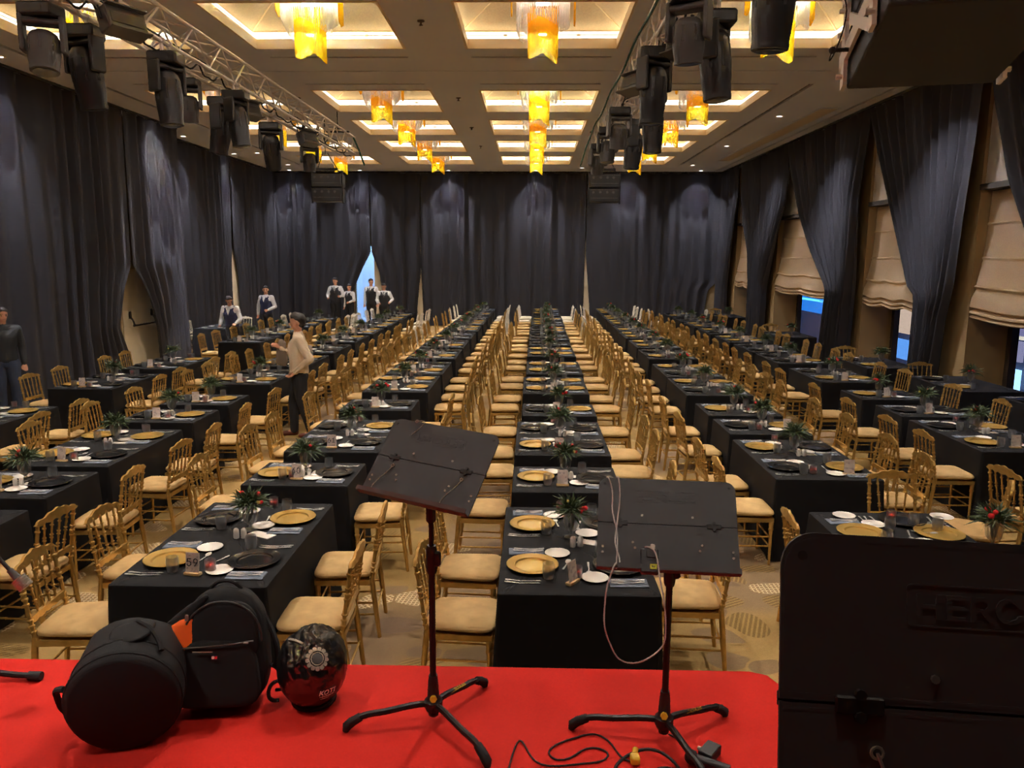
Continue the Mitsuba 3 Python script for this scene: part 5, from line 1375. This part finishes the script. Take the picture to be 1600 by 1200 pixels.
        if cl.get('tie'):
            put(k + '__tie', fin(join(box(tuple(v(0, .093, .775)), tuple(v(.014, .006, .085)), .002), box(tuple(v(0, .088, .822)), tuple(v(.018, .008, .016)), .002))), cl['tie'], False)
    # trousers
    Tr = [((hip + v(0, 0, .015), r(.076)), (hip + v(0, 0, -.02), r(.074)))]
    for s in (-1, 1):
        Tr += [((hip + v(s * .03, 0, .0), r(.068)), (hp[s] + v(0, 0, -.03), r(.064))), ((hp[s] + v(0, 0, -.03), r(.064)), (kn[s], r(.043))), ((kn[s], r(.043)), (an[s] + v(0, 0, -.004), r(.033)))]
    put(k + '__trousers', fin(skin_mesh(Tr, res * 1.4, 6)), cl['trousers'], True)
    for s in (-1, 1):
        put(child(k, 'shoe'), fin(skin_mesh([((an[s] + v(0, -.012, -.02), r(.023)), (ft[s] + v(0, .075, .016), r(.017))), ((ft[s] + v(0, -.02, .02), r(.02)), (ft[s] + v(0, .06, .018), r(.02)))], res, 4)), cl['shoe'], True)
    # hair, eyes, mouth
    Hh = [((hh(0, -.016, .957), r(.052)), (hh(0, .008, .972), r(.043))), ((hh(0, -.030, .925), r(.038)), (hh(0, -.02, .955), r(.049))), ((hh(-.026, .030, .978), r(.019)), (hh(.026, .032, .978), r(.020))), ((hh(0, .0, .98), r(.032)), (hh(0, .03, .99), r(.016)))]
    if hair == 'long':
        Hh += [((hh(0, -.04, .93), r(.042)), (v(0, -.055, .78), r(.034))), ((hh(-.035, -.01, .94), r(.02)), (v(-.04, -.03, .82), r(.02))), ((hh(.035, -.01, .94), r(.02)), (v(.04, -.03, .82), r(.02)))]
    put(k + '__hair', fin(skin_mesh(Hh, res, 3)), 'mat_hair', True)
    for s in (-1, 1):
        e = hh(s * .019, .051, .931)
        put(child(k, 'eye'), fin(trimesh.creation.icosphere(1, r(.0052)).apply_translation(e)), 'mat_eye', True)
        put(child(k, 'eyebrow'), fin(cyl(hh(s * .009, .0545, .9425), hh(s * .03, .046, .9425), r(.0028), n=6)), 'mat_hair', True)
    put(k + '__mouth', fin(cyl(hh(-.011, .0465, .899), hh(.011, .0465, .899), r(.0032), n=6)), 'mat_lips', True)
    tag(k, label, 'person')
    return k, fin, v, sh, el, wr


WA = dict(shirt='mat_shirt_white', vest='mat_vest_navy', trousers='mat_trousers', shoe='mat_shoe_black')
WB = dict(shirt='mat_shirt_white', vest='mat_vest_black', trousers='mat_trousers', shoe='mat_shoe_black', tie='mat_vest_black')
kp, fin, v, sh, el, wr = person(-3.36, 11.0, 104, 1.80, dict(shirt='mat_shirt_cream', trousers='mat_trousers', shoe='mat_shoe_brown'), 'person in cream shirt and black trousers with a jacket over one arm', head_turn=-6,
                                armL=((-.035, -.085, -.155), (-.005, .035, -.262)), armR=((.03, .045, -.16), (-.02, .15, -.085)), step=.07)
q = wr[1]
jk = pack(.085, .05, .20, .7, .6, 26, 40, .018, 31); jk.apply_transform(trimesh.transformations.rotation_matrix(math.radians(90), [0, 0, 1])); jk.apply_translation(q + np.array([.02, -.015, -.085]))
kj = num('jacket')
put(kj, fin(jk), 'mat_jacket', True)
tag(kj, 'grey brown jacket draped over the arm of the person in cream shirt', 'jacket')
person(-7.5, 19.2, 175, 1.64, WA, 'person in white shirt and navy vest bending over the far left tables', fine=False, head_turn=40, nod=-14, lean_=10, armL=((-.05, .03, -.15), (-.02, .14, -.20)), armR=((.05, .02, -.16), (.03, .13, -.23)))
person(-7.93, 23.0, 168, 1.72, WA, 'person in white shirt and navy vest standing at the left wall slit', fine=False, head_turn=28, armL=((-.06, .0, -.155), (.02, .10, -.21)), armR=((.06, -.01, -.16), (.05, .03, -.30)))
person(-7.19, 28.35, 178, 1.82, WB, 'person with black vest and tie, leftmost beside the bright doorway', fine=False, head_turn=-18, armL=((-.06, .0, -.155), (-.01, .10, -.17)), armR=((.06, .0, -.155), (.02, .10, -.20)))
person(-6.62, 28.1, 150, 1.60, WB, 'person with long dark hair and black vest beside the bright doorway', fine=False, head_turn=35, armL=((-.05, .02, -.155), (.02, .10, -.20)), hair='long')
person(-5.88, 28.4, 172, 1.79, WB, 'tall person with black vest just right of the bright doorway', fine=False, head_turn=30)
person(-5.2, 27.3, 190, 1.67, WB, 'person with black vest and rolled arm, rightmost beside the bright doorway', fine=False, head_turn=10, nod=-10, armL=((-.07, .0, -.14), (-.01, .11, -.20)), armR=((.05, .02, -.155), (.0, .12, -.22)))
person(-8.44, 12.1, 215, 1.78, dict(shirt='mat_jacket_dark', trousers='mat_jeans', shoe='mat_shoe_black'), 'person in a dark jacket cut by the left photo edge', fine=False, head_turn=20)
